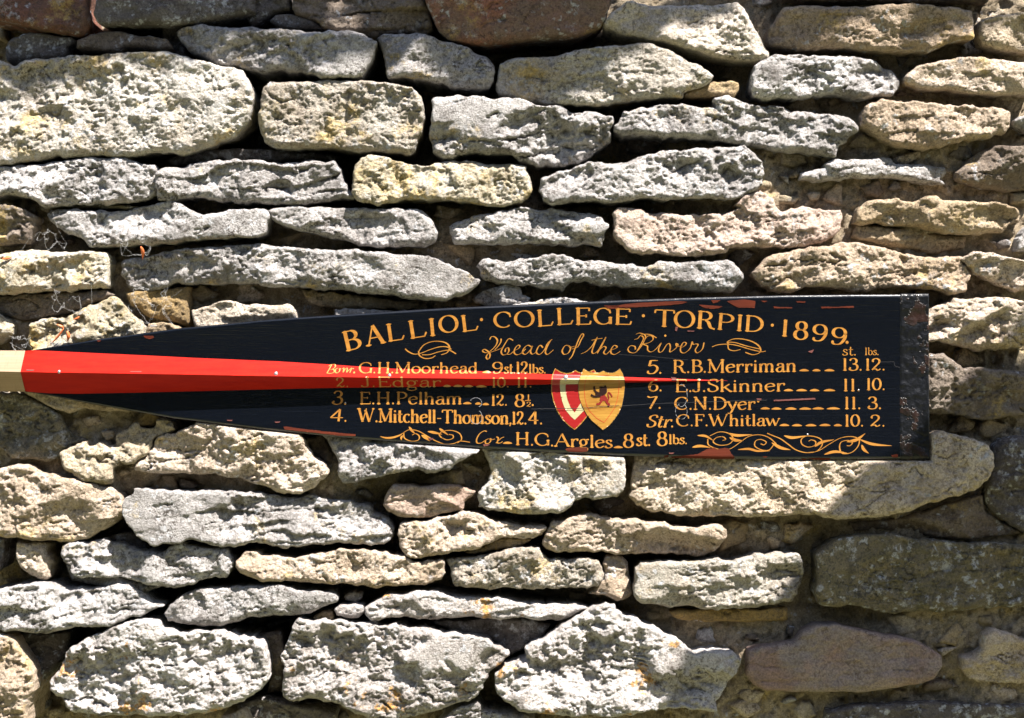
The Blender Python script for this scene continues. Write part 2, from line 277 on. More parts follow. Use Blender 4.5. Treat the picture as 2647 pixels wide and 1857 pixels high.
# stone, material, how far its face stands proud (mm), roughness, layering, outline
STONES = """
r 12 .6 0 A0 -120,-80 750,-80 730,60 735,120 745,180 725,260 690,300 560,290 380,262 240,235 120,200 0,170 -120,160
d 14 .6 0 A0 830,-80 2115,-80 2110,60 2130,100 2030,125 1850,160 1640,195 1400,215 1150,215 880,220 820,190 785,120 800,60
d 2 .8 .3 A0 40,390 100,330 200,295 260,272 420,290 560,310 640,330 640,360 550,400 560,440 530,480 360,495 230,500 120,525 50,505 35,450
b 6 .7 .3 A0 650,340 760,295 880,270 1000,265 1180,310 1390,320 1445,405 1350,418 1180,400 1050,400 960,435 800,425 640,415
g 18 1.1 0 A1 -639,260 -594,215 -394,205 -194,222 0,240 200,240 400,268 600,290 700,265 850,275 960,310 1045,360 1030,450 985,545 935,655 800,662 590,668 510,625 400,605 250,592 66,600 -34,570 -134,545 -294,545 -394,480 -534,410 -604,330
y 19 .85 0 A0 -120,470 40,520 120,545 240,500 450,490 600,470 800,480 1000,450 1400,440 1700,520 1900,570 2030,590 2080,660 2115,760 2115,880 2085,990 2030,1080 1960,1130 1800,1200 1640,1270 1500,1285 1380,1265 1230,1275 1130,1305 950,1310 780,1300 620,1305 540,1315 480,1290 380,1320 240,1340 130,1350 0,1380 -120,1385
y 20 .9 0 A1 60,960 90,830 110,740 160,690 350,690 640,675 900,680 1150,700 1340,735 1400,800 1445,900 1445,980 1425,1080 1390,1180 1370,1250 1310,1280 1090,1270 900,1262 700,1235 500,1240 300,1240 180,1225 105,1190 80,1120 65,1050
g 14 1.1 0 A1 1060,320 1100,285 1250,280 1400,275 1560,325 1700,370 1850,430 1980,490 2030,560 2020,680 1980,740 1890,765 1750,740 1550,695 1400,665 1250,655 1140,665 1120,560 1090,430
g 18 1.2 1 A1 1505,840 1560,820 1700,800 1850,810 2000,840 @A2 0,840 100,835 230,865 330,890 450,880 580,930 700,925 820,950 915,975 910,1020 890,1085 905,1120 895,1180 850,1215 780,1245 750,1300 660,1350 500,1365 300,1370 150,1350 60,1290 @A1 2080,1285 1900,1270 1750,1285 1650,1320 1580,1305 1510,1270 1505,1190 1480,1130 1500,1040 1505,930
r 18 .5 0 A1 1440,-80 1450,0 1480,80 1530,190 1560,260 1620,320 1750,345 1950,365 @A2 0,350 150,330 400,320 600,310 700,280 800,230 860,160 885,60 880,-80
b 4 .9 1 A1 330,-80 340,60 370,130 450,150 530,170 590,230 700,265 850,280 1000,320 1150,290 1300,280 1450,285 1510,240 1500,180 1460,60 1440,-80
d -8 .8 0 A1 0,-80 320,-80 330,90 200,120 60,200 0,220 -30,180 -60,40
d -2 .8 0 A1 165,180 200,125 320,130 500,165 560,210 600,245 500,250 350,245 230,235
w 18 .8 0 A2 835,200 890,120 960,60 1030,20 1250,45 1500,45 1800,40 1880,25 1950,30 2000,90 2060,180 2120,270 2160,370 2215,440 2210,490 2130,510 2000,515 1850,490 1600,435 1500,400 1300,345 1160,320 1000,290 870,240
y 17 .9 .2 A2 -40,600 -20,540 100,490 250,480 450,480 560,430 780,400 960,385 1100,370 1220,375 1400,430 1550,520 1700,600 1760,640 1740,690 1640,730 1500,780 1500,810 1300,820 1100,830 900,860 750,880 550,870 350,865 200,850 60,820 -40,790 -60,700
a 10 .7 0 A2 1500,780 1600,740 1750,690 1900,680 1960,700 1965,750 1920,820 1800,805 1600,815 1510,810
g 13 1.2 0 A3 0,560 60,520 160,465 350,465 580,470 780,470 980,500 1100,550 1200,610 1240,650 1240,700 1190,770 1150,800 1060,790 950,830 750,800 500,800 280,820 100,830 @A2 2080,810 2050,760 2060,660
T 14 .9 .2 A3 120,330 130,230 200,150 250,60 450,40 650,60 900,65 1100,55 1400,60 1800,100 1815,200 1810,330 1690,350 1560,400 1450,445 1350,430 1180,430 950,425 780,400 600,405 380,410 250,395 150,370
t 14 .9 0 A3 1880,180 1930,150 2100,125 2340,110 2340,430 2150,430 2000,410 1900,370 1870,280
b 0 .7 0 A3 200,-80 2000,-80 1950,20 1700,10 1300,25 900,5 500,15 250,-10
T 13 .8 .2 A3 1250,640 1380,545 1500,520 1700,485 1850,485 2000,500 2340,520 2340,780 2150,790 2000,790 1830,780 1600,745 1400,740 1260,690
T 15 1.2 .5 A3 900,960 930,880 1050,830 1200,855 1400,850 1600,880 1800,885 2000,905 2130,940 2145,1000 2140,1060 2090,1110 1950,1150 1780,1165 1600,1210 1450,1240 1250,1225 1130,1205 1050,1140 950,1070 900,1030
g 15 1.2 .5 A2 905,1050 960,1015 1000,980 1000,940 1150,900 1380,875 1600,890 1760,900 1750,830 1830,810 2000,860 2100,880 @A3 130,880 300,910 500,950 650,960 800,990 865,1060 860,1090 800,1130 780,1180 700,1220 690,1310 620,1305 540,1290 400,1270 200,1250 0,1200 @A2 2000,1210 1800,1180 1550,1160 1380,1140 1150,1125 1000,1130 920,1090
g 8 1 0 A3 2150,1010 2200,975 2340,960 2340,1110 2230,1080 2160,1040
g 18 1.2 0 A2 310,1530 320,1480 430,1450 600,1400 700,1355 950,1370 1100,1330 1280,1265 1600,1245 1900,1225 2010,1215 2060,1260 2110,1310 @B2 2165,60 2175,130 2170,240 2130,290 2050,330 2000,360 1800,370 1600,360 1400,375 1150,365 1000,395 850,400 700,390 620,395 520,410 400,415 330,390 305,290
g 6 .9 .8 A3 385,1440 600,1400 560,1380 660,1325 780,1340 900,1320 1140,1320 1180,1370 1400,1370 1600,1390 1610,1440 1560,1490 1610,1530 1600,1545 1480,1540 1300,1500 1000,1480 750,1490 500,1510 380,1500
b 10 1 .2 A3 1690,1440 1770,1340 1850,1290 1950,1230 2050,1210 2200,1225 2340,1220 2340,1500 @B3 2340,290 2100,300 1900,280 1750,240 1690,190
g 16 1.2 0 B0 -120,85 0,100 120,85 260,75 330,90 420,60 580,40 750,30 1050,30 1180,75 1300,80 1315,140 1310,200 1300,320 1240,370 1150,385 950,405 800,410 640,420 480,435 370,420 250,360 100,345 0,350 -120,350
g 15 1.2 1 B0 1310,170 1350,120 1550,90 1800,40 2000,50 2255,60 @B1 200,65 500,55 700,60 740,130 770,220 820,290 855,330 855,370 750,375 600,390 400,410 200,410 0,390 @B0 1990,410 1850,390 1720,360 1600,360 1450,385 1320,385 1310,300
Y 19 1.1 0 B1 850,220 870,100 910,30 1000,0 1100,10 1200,50 1350,90 1480,95 1650,50 1800,45 2000,75 2200,75 @B2 190,100 220,180 240,270 220,350 150,400 0,440 @B1 1950,420 1800,390 1600,375 1400,375 1270,380 1150,405 1060,420 930,405 860,370 835,290
b 12 1.3 0 B0 -120,440 0,435 130,425 230,460 300,510 300,590 280,700 240,750 130,745 0,755 -120,750
g 13 1.1 .2 B0 380,490 470,450 620,450 780,465 950,470 1150,440 1280,410 1380,390 1500,400 1600,460 1700,510 1850,480 2000,465 2210,465 2245,510 2240,600 2230,660 2150,690 1900,700 1700,710 1500,740 1300,745 1100,750 980,760 850,775 740,770 680,700 560,660 480,600 420,550
g 14 .9 .3 B1 140,470 200,440 400,435 600,440 800,450 1000,445 1200,455 1380,450 1460,490 1520,570 1555,660 1545,720 1450,765 1300,770 1050,770 900,760 750,710 600,670 430,640 250,590 170,540
g 12 1.2 0 B1 1650,600 1720,560 1850,500 2000,485 2150,450 @B2 100,440 300,450 500,465 650,490 780,500 860,570 880,590 850,650 830,770 740,750 600,765 480,740 300,745 100,745 0,750 @B1 2000,740 1850,735 1700,740 1660,700 1650,650
p 13 1.2 0 B2 920,500 950,445 1050,445 1150,465 1280,490 1500,495 1700,500 1900,480 1980,440 1920,420 2030,330 2150,290 @B3 60,310 180,360 190,430 230,470 400,425 600,455 735,460 745,520 735,610 660,680 560,740 400,770 250,775 100,770 @B2 1880,770 1860,820 1700,840 1500,850 1300,840 1150,830 1050,810 980,750 920,680 930,600
t 13 .9 .2 B3 820,580 840,520 870,440 950,380 1050,380 1200,370 1320,400 1450,345 1500,350 1550,380 1800,395 2000,405 2100,410 2220,460 2230,540 2150,580 2090,640 1950,650 1800,665 1650,655 1500,640 1370,600 1200,590 1000,575
T 19 1.2 0 B3 -15,980 0,960 80,880 200,820 400,790 600,760 760,740 870,735 1000,760 1200,810 1400,850 1600,855 1750,850 1760,900 1810,970 1810,1040 1770,1130 1700,1165 1560,1130 1400,1110 1200,1100 1050,1125 800,1140 600,1110 450,1105 300,1150 200,1150 80,1100 20,1040
T 9 1 0 B3 1800,950 1700,870 1820,810 1950,810 2100,860 2340,910 2340,1130 2200,1130 2050,1090 1950,1040 1830,990
g 8 1 0 B3 2190,700 2240,620 2340,560 2340,810 2180,800
T 17 1.3 0 R 500,260 570,240 720,185 850,185 870,130 1100,120 1400,125 1580,170 1590,330 1680,340 1680,600 1500,640 1300,670 1150,660 1000,640 850,610 700,570 570,580 500,560
b 16 .9 0 R 400,730 600,700 720,710 820,750 950,850 1100,850 1300,860 1680,900 1680,1340 1500,1360 1350,1370 1200,1400 1000,1360 850,1330 700,1330 580,1340 400,1330
Y 17 1.2 0 B0 -120,830 0,820 200,800 400,800 600,815 750,800 890,805 910,870 910,1000 900,1080 880,1105 700,1120 500,1130 350,1130 200,1155 50,1165 -120,1165
g 19 1.1 .2 B0 985,990 990,900 1030,865 1200,840 1400,800 1700,770 2000,750 @B1 100,745 300,770 500,790 640,790 900,800 1150,830 1380,840 1480,850 1600,900 1750,950 1850,1030 1900,1050 1850,1120 1760,1180 1650,1210 1560,1225 1400,1215 1200,1180 1050,1160 900,1145 700,1130 500,1110 300,1105 150,1095 50,1070 @B0 1950,1065 1800,1075 1600,1075 1450,1060 1350,1100 1200,1130 1090,1140 1020,1070
g 18 1.2 .2 B1 1870,920 1920,880 2080,875 @B2 100,880 280,850 400,825 500,840 600,870 800,890 1000,910 1170,930 1300,890 1500,900 1700,885 1850,880 1920,900 1970,980 2010,1030 1970,1080 1900,1140 1750,1140 1600,1130 1400,1115 1100,1100 900,1090 700,1070 560,1060 500,1130 380,1110 200,1080 20,1080 @B1 2050,1075 1960,1050 1900,1000
g 8 1.2 0 B1 1850,1190 1950,1120 2100,1090 2200,1090 2250,1110 @B2 160,1170 240,1190 200,1230 0,1290 @B1 1980,1270 1860,1230
Y 14 1.2 0 B0 240,1420 330,1380 500,1350 600,1340 740,1260 850,1230 950,1170 1010,1220 1060,1290 1150,1370 1200,1440 1210,1500 1200,1700 250,1700 230,1560
Y 10 1.2 0 B0 -120,1300 0,1320 80,1370 120,1430 110,1490 60,1530 0,1580 -120,1600
t 8 .8 0 B0 1220,1470 1240,1410 1350,1390 1420,1400 1500,1445 1500,1600 1220,1600
w 12 .8 0 B0 1600,1290 1750,1250 1870,1215 1930,1215 2050,1250 2255,1250 @B1 320,1245 370,1300 400,1360 400,1500 @B0 1650,1500 1600,1350
g 10 1 0 B1 700,1290 760,1280 900,1285 1200,1300 1500,1290 1500,1480 700,1480
g 10 1 0 B1 1900,1290 @B2 120,1240 350,1200 560,1195 700,1220 700,1400 -100,1400
T 21 1.1 0 D0 1120,640 1230,560 1300,420 1500,370 1640,300 1700,200 2200,200 @D1 300,300 440,420 455,500 500,560 620,640 640,720 590,770 520,850 400,900 250,880 100,830 0,800 @D0 2000,760 1850,740 1600,720 1400,730 1200,720 1120,690
T 17 1.1 .3 D0 -120,690 0,690 120,650 230,640 330,720 480,730 600,760 750,800 940,840 1000,900 1040,980 1030,1050 950,1140 850,1200 750,1250 620,1285 500,1285 350,1280 200,1265 0,1240 -120,1240
s 2 .9 0 D0 -120,60 0,40 150,40 300,110 500,210 600,400 740,440 600,520 500,600 400,620 250,600 100,600 0,500 -120,480
t 12 .8 0 D0 200,-60 1150,0 1150,210 900,200 700,180 570,220 450,180 300,110 200,50
g 18 1.2 .8 D0 1045,960 1060,910 1140,880 1140,830 1400,870 1700,860 1900,860 @D1 150,890 350,920 500,910 700,940 850,960 1000,1000 1010,1060 1140,1100 1180,1180 1180,1260 1120,1320 950,1330 850,1310 700,1300 550,1305 430,1320 300,1345 180,1330 100,1290 0,1290 @D0 1990,1325 1850,1325 1720,1290 1600,1265 1480,1300 1300,1305 1200,1260 1150,1210 1080,1120 1045,1040
g 23 1.2 0 D1 590,380 680,300 1950,420 1890,520 1780,600 1650,680 1530,715 1400,690 1250,705 1100,750 950,765 850,800 770,800 730,740 715,600 660,500
p 14 .8 .4 D1 1110,920 1140,850 1180,805 1300,815 1450,820 1650,810 1800,840 1865,870 1850,900 1780,960 1760,1020 1650,1050 1500,1085 1250,1085 1130,1040 1100,980
k 2 1.4 0 D1 1420,800 1550,720 1750,680 1790,820 1600,815
T 15 1.1 0 D1 1230,1330 1220,1180 1240,1130 1500,1100 1650,1060 1760,1040 1900,1060 2050,1110 @D2 0,1130 200,1150 360,1165 330,1220 250,1265 100,1250 0,1245 @D1 1950,1310 1850,1350 1700,1360 1600,1400 1480,1415 1370,1430 1290,1400
a 8 .8 0 D1 1770,1380 1900,1340 2000,1290 2080,1250 @D2 240,1265 100,1340 0,1340 @D1 1950,1370 1830,1395
T 15 1.1 0 D2 330,1290 370,1190 400,1120 520,1100 650,1060 730,1040 850,1080 950,1105 1080,1090 1200,1110 1400,1145 1600,1165 1800,1150 1860,1180 1860,1260 1800,1340 1750,1380 1680,1420 1600,1420 1400,1395 1200,1390 1000,1395 800,1370 600,1370 450,1375 370,1350
y 23 1.2 0 D1 1910,480 2094,440 @D2 960,500 1000,580 1010,700 1010,820 960,920 850,930 700,920 600,950 500,1030 400,1045 200,1060 0,1040 @D1 1890,1000 1890,880 1950,820 2000,700
t 23 1.2 0 D2 1090,480 1100,640 1060,800 1060,920 1120,990 1250,1040 1450,1070 1700,1080 1900,1080 2050,1090 @D3 200,1080 400,1060 550,1070 650,1100 850,1090 1050,1090 1150,1060 1300,1020 1500,950 1700,900 1850,850 1940,780 1980,650 1980,540 1900,470 1750,410 1550,370 1450,400 1300,440
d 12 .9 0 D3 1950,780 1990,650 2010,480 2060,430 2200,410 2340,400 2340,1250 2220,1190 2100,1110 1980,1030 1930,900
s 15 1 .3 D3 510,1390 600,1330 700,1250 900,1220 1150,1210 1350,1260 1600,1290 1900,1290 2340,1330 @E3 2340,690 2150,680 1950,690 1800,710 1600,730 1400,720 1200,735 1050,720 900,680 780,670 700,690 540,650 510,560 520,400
y 19 1.1 .3 E2 1080,580 1090,450 1100,380 1140,310 1250,300 1450,310 1650,300 1760,280 1900,300 2000,270 2100,235 @E3 200,235 380,235 410,270 430,360 410,480 380,590 330,640 180,660 50,685 @E2 1900,700 1700,700 1550,680 1400,690 1300,660 1200,655 1100,620
T 8 .9 0 E0 150,130 240,150 300,140 390,140 395,230 430,300 420,440 390,455 280,430 200,380 150,260
g 16 1.2 .5 E0 510,230 520,170 600,145 700,145 850,130 950,140 1050,180 1200,220 1350,220 1450,170 1530,150 1700,190 1900,200 1950,270 1945,340 1880,430 1780,430 1650,470 1550,515 1400,515 1280,490 1130,470 1000,430 850,430 640,430 595,380 600,330 540,290
T 17 1 0 E0 1970,290 2050,220 2150,220 @E1 100,240 330,265 550,240 750,205 950,205 1100,230 1260,250 1350,310 1450,290 1600,290 1620,400 1580,460 1450,490 1300,500 1050,515 850,490 700,490 480,475 350,460 220,470 100,465 0,430 @E0 2010,400 1970,340
y 16 1.1 0 E1 1620,290 1750,290 1900,260 2050,220 @E2 100,190 240,175 310,210 400,290 500,285 700,280 800,310 845,400 840,450 800,510 700,525 500,530 300,535 100,530 0,525 @E1 1850,535 1700,500 1670,440 1650,360
T 6 .8 0 E2 850,250 1000,260 1040,300 1050,400 1080,560 1040,600 950,630 850,580 700,575 780,510 840,450 850,380 820,320
g 16 1 .4 E0 -120,540 0,550 150,500 350,470 500,510 620,530 750,530 950,505 1070,490 1200,560 1300,640 1380,670 1200,740 1050,780 950,830 800,840 650,845 550,870 400,905 200,890 50,875 -120,850
g 15 1 .2 E0 1370,740 1420,650 1520,590 1650,540 1850,520 2100,500 2255,490 @E1 250,490 400,530 550,550 680,550 725,600 720,630 600,690 400,745 200,750 0,760 @E0 1980,800 1850,840 1700,840 1500,830 1400,800
o 13 .9 .8 E1 950,680 1050,620 1120,575 1300,570 1400,550 1520,550 1650,580 1850,600 2050,595 @E2 0,610 150,640 400,660 600,650 700,690 600,740 500,790 300,795 200,770 100,770 0,790 @E1 1850,760 1650,770 1500,790 1350,770 1200,760 1000,790 950,740
o 12 .7 0 E1 690,700 740,660 850,655 940,665 945,720 900,775 800,775 710,750
t 4 .7 0 E1 520,760 600,715 680,715 690,790 600,800 530,795
w -4 .3 0 E1 775,590 810,560 860,550 920,570 920,610 860,640 790,630
w 4 .3 0 E1 975,805 1000,792 1050,790 1055,825 1000,835
o 20 1.3 0 E0 380,1320 430,1250 480,1200 530,1120 570,1040 700,960 850,880 1000,810 1150,780 1300,775 1340,840 1450,880 1600,890 1750,880 1900,880 2000,930 2100,920 2200,970 2245,1050 2250,1200 2240,1280 2180,1340 2100,1410 2050,1460 1950,1500 1850,1540 1700,1560 1500,1580 1300,1595 1000,1590 800,1600 600,1580 530,1530 490,1450 400,1390
T 16 1 0 E0 -120,880 50,900 120,930 180,1030 260,1150 290,1280 290,1380 250,1450 230,1550 230,1680 -120,1680
o 21 1.3 0 E1 250,1080 300,960 360,830 400,760 520,790 700,790 900,810 1100,830 1250,830 1450,870 1600,890 1800,910 2000,970 2100,1040 2140,1080 2080,1150 2000,1200 1930,1320 1940,1370 1860,1430 1700,1500 1500,1560 1350,1590 1100,1640 950,1600 800,1540 650,1470 500,1440 350,1460 270,1440 260,1300 280,1150
o 21 1.3 .2 E2 0,1180 80,1150 180,1090 190,1010 300,960 500,830 700,700 850,640 910,660 930,710 1050,750 1200,810 1350,910 1440,940 1500,1010 1600,1050 1750,1030 1900,1050 1980,1110 1960,1200 1880,1300 1830,1420 1760,1480 1780,1550 1600,1540 1500,1520 1300,1530 1100,1560 920,1605 800,1570 600,1590 400,1570 250,1560 120,1520 0,1440 @E1 2050,1400 2020,1280 2020,1230
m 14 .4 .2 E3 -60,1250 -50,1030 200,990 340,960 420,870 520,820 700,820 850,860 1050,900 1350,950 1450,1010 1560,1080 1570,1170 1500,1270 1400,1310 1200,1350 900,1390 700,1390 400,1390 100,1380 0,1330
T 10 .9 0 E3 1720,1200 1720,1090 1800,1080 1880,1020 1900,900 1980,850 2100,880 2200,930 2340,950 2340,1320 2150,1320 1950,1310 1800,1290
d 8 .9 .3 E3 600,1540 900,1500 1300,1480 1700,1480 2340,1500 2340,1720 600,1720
w 8 .8 0 E0 1850,1590 2030,1520 2100,1600 2200,1720 1800,1720
g 8 1 0 E1 1600,1600 1740,1500 1870,1470 1950,1540 2100,1560 @E2 100,1570 250,1610 300,1720 @E1 1500,1720
d -10 .9 0 E1 -100,1480 100,1430 350,1480 550,1490 700,1570 700,1720 -100,1720
a 0 .8 0 E2 1370,710 1600,690 2084,690 @E3 280,680 290,790 @E2 1900,805 1600,800 1420,760
b -6 .8 0 D1 440,420 600,400 700,590 710,720 590,760 630,640 500,560
a -4 .7 0 D2 1780,1150 1870,1100 2040,1130 2040,1200 2020,1290 1900,1330 1800,1380
d -14 .8 0 D0 -120,1260 60,1260 50,1400 20,1500 -120,1600
d -12 .8 0 D0 880,1250 1080,1200 1200,1280 1280,1400 1100,1370 950,1320
d -16 .8 .3 A1 -100,1345 -280,1330 -650,1385 -700,1330 -400,1250 0,1240 300,1260 700,1290 720,1345
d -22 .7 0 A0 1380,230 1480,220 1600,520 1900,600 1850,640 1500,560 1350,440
d -20 .7 0 E0 60,900 600,880 560,1060 360,1300 280,1150 200,1000
b -20 .8 0 E1 -60,900 250,880 280,1060 240,1400 120,1420 170,1200 100,1000
d -18 .8 0 E1 1500,800 2250,760 @E2 400,820 300,940 180,1020 -40,1140 @E1 2150,1060 2000,950 1700,890
g -4 .8 0 D0 560,1480 900,1500 1100,1600 1400,1650 1200,1700 600,1620
s -6 .9 0 B0 380,380 1200,440 1100,460 600,450 400,480 330,440
k -4 1.2 0 B1 430,1130 700,1150 1200,1210 1400,1240 1300,1290 700,1280 480,1240
a -3 .7 0 B0 1050,1150 1350,1120 1590,1100 1590,1420 1450,1400 1250,1360 1100,1260
b -4 .9 0 B0 -60,1180 500,1150 900,1130 960,1170 840,1220 600,1320 320,1370 180,1400 120,1380 0,1300
b 6 .8 0 D3 820,1130 1200,1090 1600,980 1900,900 1940,1040 2100,1140 2250,1220 1900,1270 1500,1270 1200,1190 850,1200
k 17 1.4 0 D0 500,560 640,470 740,440 750,490 830,460 960,500 980,380 1130,300 1170,350 1270,330 1310,260 1400,265 1470,350 1300,420 1230,560 1120,640 1000,620 950,700 930,800 820,800 700,800 600,740 520,660
t -2 .8 0 B3 850,600 1000,600 1400,640 1700,680 1780,690 1760,780 1500,830 1200,780 1000,740 800,700
""".strip().split('\n')
EXTRA = [  # stones wholly or mostly hidden behind the blade
 ('g', 8, [(620, 850), (900, 835), (1060, 850), (1050, 940), (900, 960), (640, 950)]),
 ('t', 10, [(1080, 850), (1500, 820), (1560, 900), (1520, 980), (1100, 970)]),
 ('T', 8, [(1600, 800), (2100, 790), (2180, 880), (2150, 960), (1600, 950)]),
 ('g', 8, [(420, 930), (800, 970), (1180, 990), (1180, 1080), (700, 1070), (450, 1040)]),
 ('t', 8, [(1210, 1000), (1700, 980), (1760, 1100), (1640, 1130), (1220, 1110)]),
 ('b', 10, [(1790, 980), (2300, 970), (2320, 1090), (2200, 1120), (1800, 1110)]),
]
def parse(line):
    tk = line.split()
    mat, proud, rough, lay, tile = tk[0], float(tk[1]), float(tk[2]), float(tk[3]), tk[4]
    pts = []
    for t in tk[5:]:
        if t[0] == '@': tile = t[1:]; continue
        x, y = t.split(',')
        x0, y0, s = TILES[tile]
        pts.append((x0 + float(x) / s, y0 + float(y) / s))
    return mat, proud, rough, lay, pts

LABELS = {'r': 'reddish brown stone with white lichen spots', 'm': 'smooth mauve sandstone in the shade',
          's': 'mossy dark stone', 'Y': 'stone with mustard yellow lichen', 'o': 'grey stone with orange lichen patches',
          'd': 'dark weathered stone', 'p': 'pinkish stone'}
wall = thing('stone_wall', 'rough dry stone wall of grey and golden limestone behind the oar', 'wall')

def build_stone(mat, proud, rough, lay, pts, idx, pitch=0.00118):
    rs = np.random.RandomState(100 + idx)
    yo = -proud / 1000 + 0.008
    P = np.array([[W(x, y, yo)[0], W(x, y, yo)[2]] for x, y in pts])
    P = resample(P, 0.0020)
    nr = np.roll(P, -1, 0) - np.roll(P, 1, 0)
    nr = np.stack([nr[:, 1], -nr[:, 0]], 1); nr /= np.linalg.norm(nr, axis=1)[:, None] + 1e-9
    j = fbm(P[:, 0], P[:, 1], 0.016, 4, seed=idx, gain=.6) * 0.0034 * max(.45, rough)
    P = P + nr * j[:, None]
    G, sd, q = grid_fill(P, pitch)
    x, z = G[:, 0], G[:, 1]
    cx, cz = P.mean(0); ext = P.max(0) - P.min(0); dm = sd.max()
    small = min(1.0, ext[1] / 0.045)
    # rounded arris: broad below, tighter above
    up = np.clip((z - cz) / (ext[1] * .5 + 1e-6), -1, 1)
    R = (0.0068 - 0.0028 * up) * (0.5 + 0.5 * small) * (1 + .45 * fbm(x, z, .03, 2, seed=idx + 40))
    R = np.minimum(R, dm * .9)
    t = np.clip(1 - sd / R, 0, 1)
    prof = R * .8 * (1 - np.sqrt(np.clip(1 - t ** 2.2, 0, 1)))
    # chiselled planes
    F = np.full(len(x), 1e9)
    for k in range(int(4 + ext[0] / .03)):
        px = rs.uniform(P[:, 0].min(), P[:, 0].max()); pz = rs.uniform(P[:, 1].min(), P[:, 1].max())
        gx = rs.normal(0, .32); gz = rs.normal(0, .46)
        F = np.minimum(F, (x - px) * gx + (z - pz) * gz + rs.uniform(0.002, .009))
    F = np.clip(-F, -.010, .014) * .8 * rough * small
    mid = rs.uniform(.3, .75)
    for k in range(rs.randint(1, 3 + int(ext[0] / .06))):      # spalled hollows with a sharp upper lip
        px = rs.uniform(P[:, 0].min(), P[:, 0].max()); pz = cz + rs.normal(0, .22) * ext[1]
        rr_ = rs.uniform(.28, .6) * min(ext[1], .08); el = rs.uniform(1.0, 2.4)
        qx = (x - px) / (rr_ * el) + fbm(x, z, .012, 3, seed=idx + 141 + k) * .5; qz = (z - pz) / rr_ + fbm(x, z, .012, 3, seed=idx + 151 + k) * .5
        dd_ = np.sqrt(qx ** 2 + qz ** 2); hol = np.clip(1 - dd_, 0, 1)
        F = F + rough * small * np.minimum(hol * 3.0, 1) * rs.uniform(.002, .0045) * (1 + .8 * np.clip(qz, -1, 1))
    wx = x + fbm(x, z, .02, 3, seed=idx + 5) * .006; wz = z + fbm(x, z, .02, 3, seed=idx + 9) * .006
    n1 = fbm(wx, wz, .034, 3, seed=idx + 11) * .0075
    ani = rs.uniform(.4, .75); ang_ = rs.normal(0, .12)
    ax = (wx * math.cos(ang_) + wz * math.sin(ang_)) * ani; az = -wx * math.sin(ang_) + wz * math.cos(ang_)
    n2 = fbm(ax, az, .012, 3, seed=idx + 21, gain=.62) * .0030
    rg = fbm(ax, az, .017, 4, seed=idx + 31, ridge=True, gain=.62) * .0022
    crk = np.clip(.05 - np.abs(fbm(ax * .5, az, .020, 3, seed=idx + 33)), 0, 1) * np.clip(fbm(x, z, .04, 1, seed=idx + 35) * 2.5 + .2, 0, 1) * .07
    msk = np.clip(.5 + 1.3 * fbm(x, z, .03, 2, seed=idx + 71), .15, 1)
    n3 = fbm(x, z, .0036, 2, seed=idx + 51, gain=.8) * .0015 * msk + fbm(x * .8, z, .0024, 1, seed=idx + 57) * .0013
    hole = fbm(wx * .8, wz * 1.4, .009, 2, seed=idx + 61)
    holes = np.clip(hole - .34, 0, 1) * .014
    disp = (n1 * 1.15 + (n2 - rg) * mid) * rough + n3 * min(1, rough) + (holes * .45 * msk + crk) * rough
    if lay > 0:
        sl = rs.uniform(-.12, .12)
        zz = (z + sl * x + fbm(x * .5, z, .045, 2, seed=idx + 81) * .016 + fbm(x, z, .010, 3, seed=idx + 83) * .0035) / rs.uniform(.013, .021)
        fl = np.floor(zz); fr = zz - fl
        gate = np.clip(.5 + 2.2 * noise(x / .035 + fl * 7.7, fl * 3.1 + .5, idx + 85), 0, 1)     # each bed breaks off in places
        step_ = (noise(x / .06 + fl * 5.3, fl * 1.7 + .5, idx + 86)) * .006
        disp = disp * .8 + lay * (step_ + (fr - .5) * .003 + np.clip(.15 - fr, 0, 1) * .05 * gate)
    tilt = rs.normal(0, .06) * (x - cx) + rs.normal(-.03, .07) * (z - cz)
    fade = np.clip(sd / .004, 0, 1) * .65 + .35
    y = -proud / 1000 + prof + F + disp * fade * small ** .5 + tilt
    y = y - np.median(y[sd > min(.008, dm * .5)]) - proud / 1000
    # nothing may poke through the back of the blade
    f_ = (CAM_D + y) / CAM_D / 1000; sx = (x / f_ + 512) * K; sy = (359 - z / f_) * K
    dd = np.maximum(np.maximum(I(TOP, sx) - sy, sy - I(BOT, sx)), np.maximum(-60 - sx, sx - 2404))
    y = np.maximum(y, -.0195 - np.clip((dd - 1) / 9, 0, 60) * .009)
    ex = -y - (max(proud, 12) + 3) / 1000; y = np.where(ex > 0, y + ex - .006 * np.tanh(ex / .006), y)
    V = np.stack([x, y, z], 1)
    be = boundary(q)
    bv = np.unique(be); nb = len(bv)
    mp = np.full(len(V), -1); mp[bv] = np.arange(nb)
    Vs = [V]; Fs = [q]
    prev = bv; prevmap = None
    base = V[bv]
    for k, (dy, sh) in enumerate(((.006, .0), (.016, .01), (.032, .03), (.10, .06))):
        B = base.copy()
        B[:, 1] += dy
        jj = fbm(B[:, 0] * 1.0 + dy, B[:, 2] + dy * 2, .012, 3, seed=idx + 90 + k) * .002 * rough
        B[:, 0] = cx + (B[:, 0] - cx) * (1 - sh * .3) + jj; B[:, 2] = cz + (B[:, 2] - cz) * (1 - sh) + jj
        off = sum(len(v) for v in Vs)
        Vs.append(B)
        if k == 0: a0, a1 = be[:, 0], be[:, 1]
        else: a0, a1 = off - nb + mp[be[:, 0]], off - nb + mp[be[:, 1]]
        b0, b1 = off + mp[be[:, 0]], off + mp[be[:, 1]]
        Fs.append(np.stack([a1, a0, b0, b1], 1))
    V = np.concatenate(Vs); Fq = np.concatenate(Fs)
    name = 'mortar_lump' if mat == 'k' else 'stone'
    o = mesh_obj(name, V, Fq, M[mat], wall, True, origin=(cx, 0, cz))
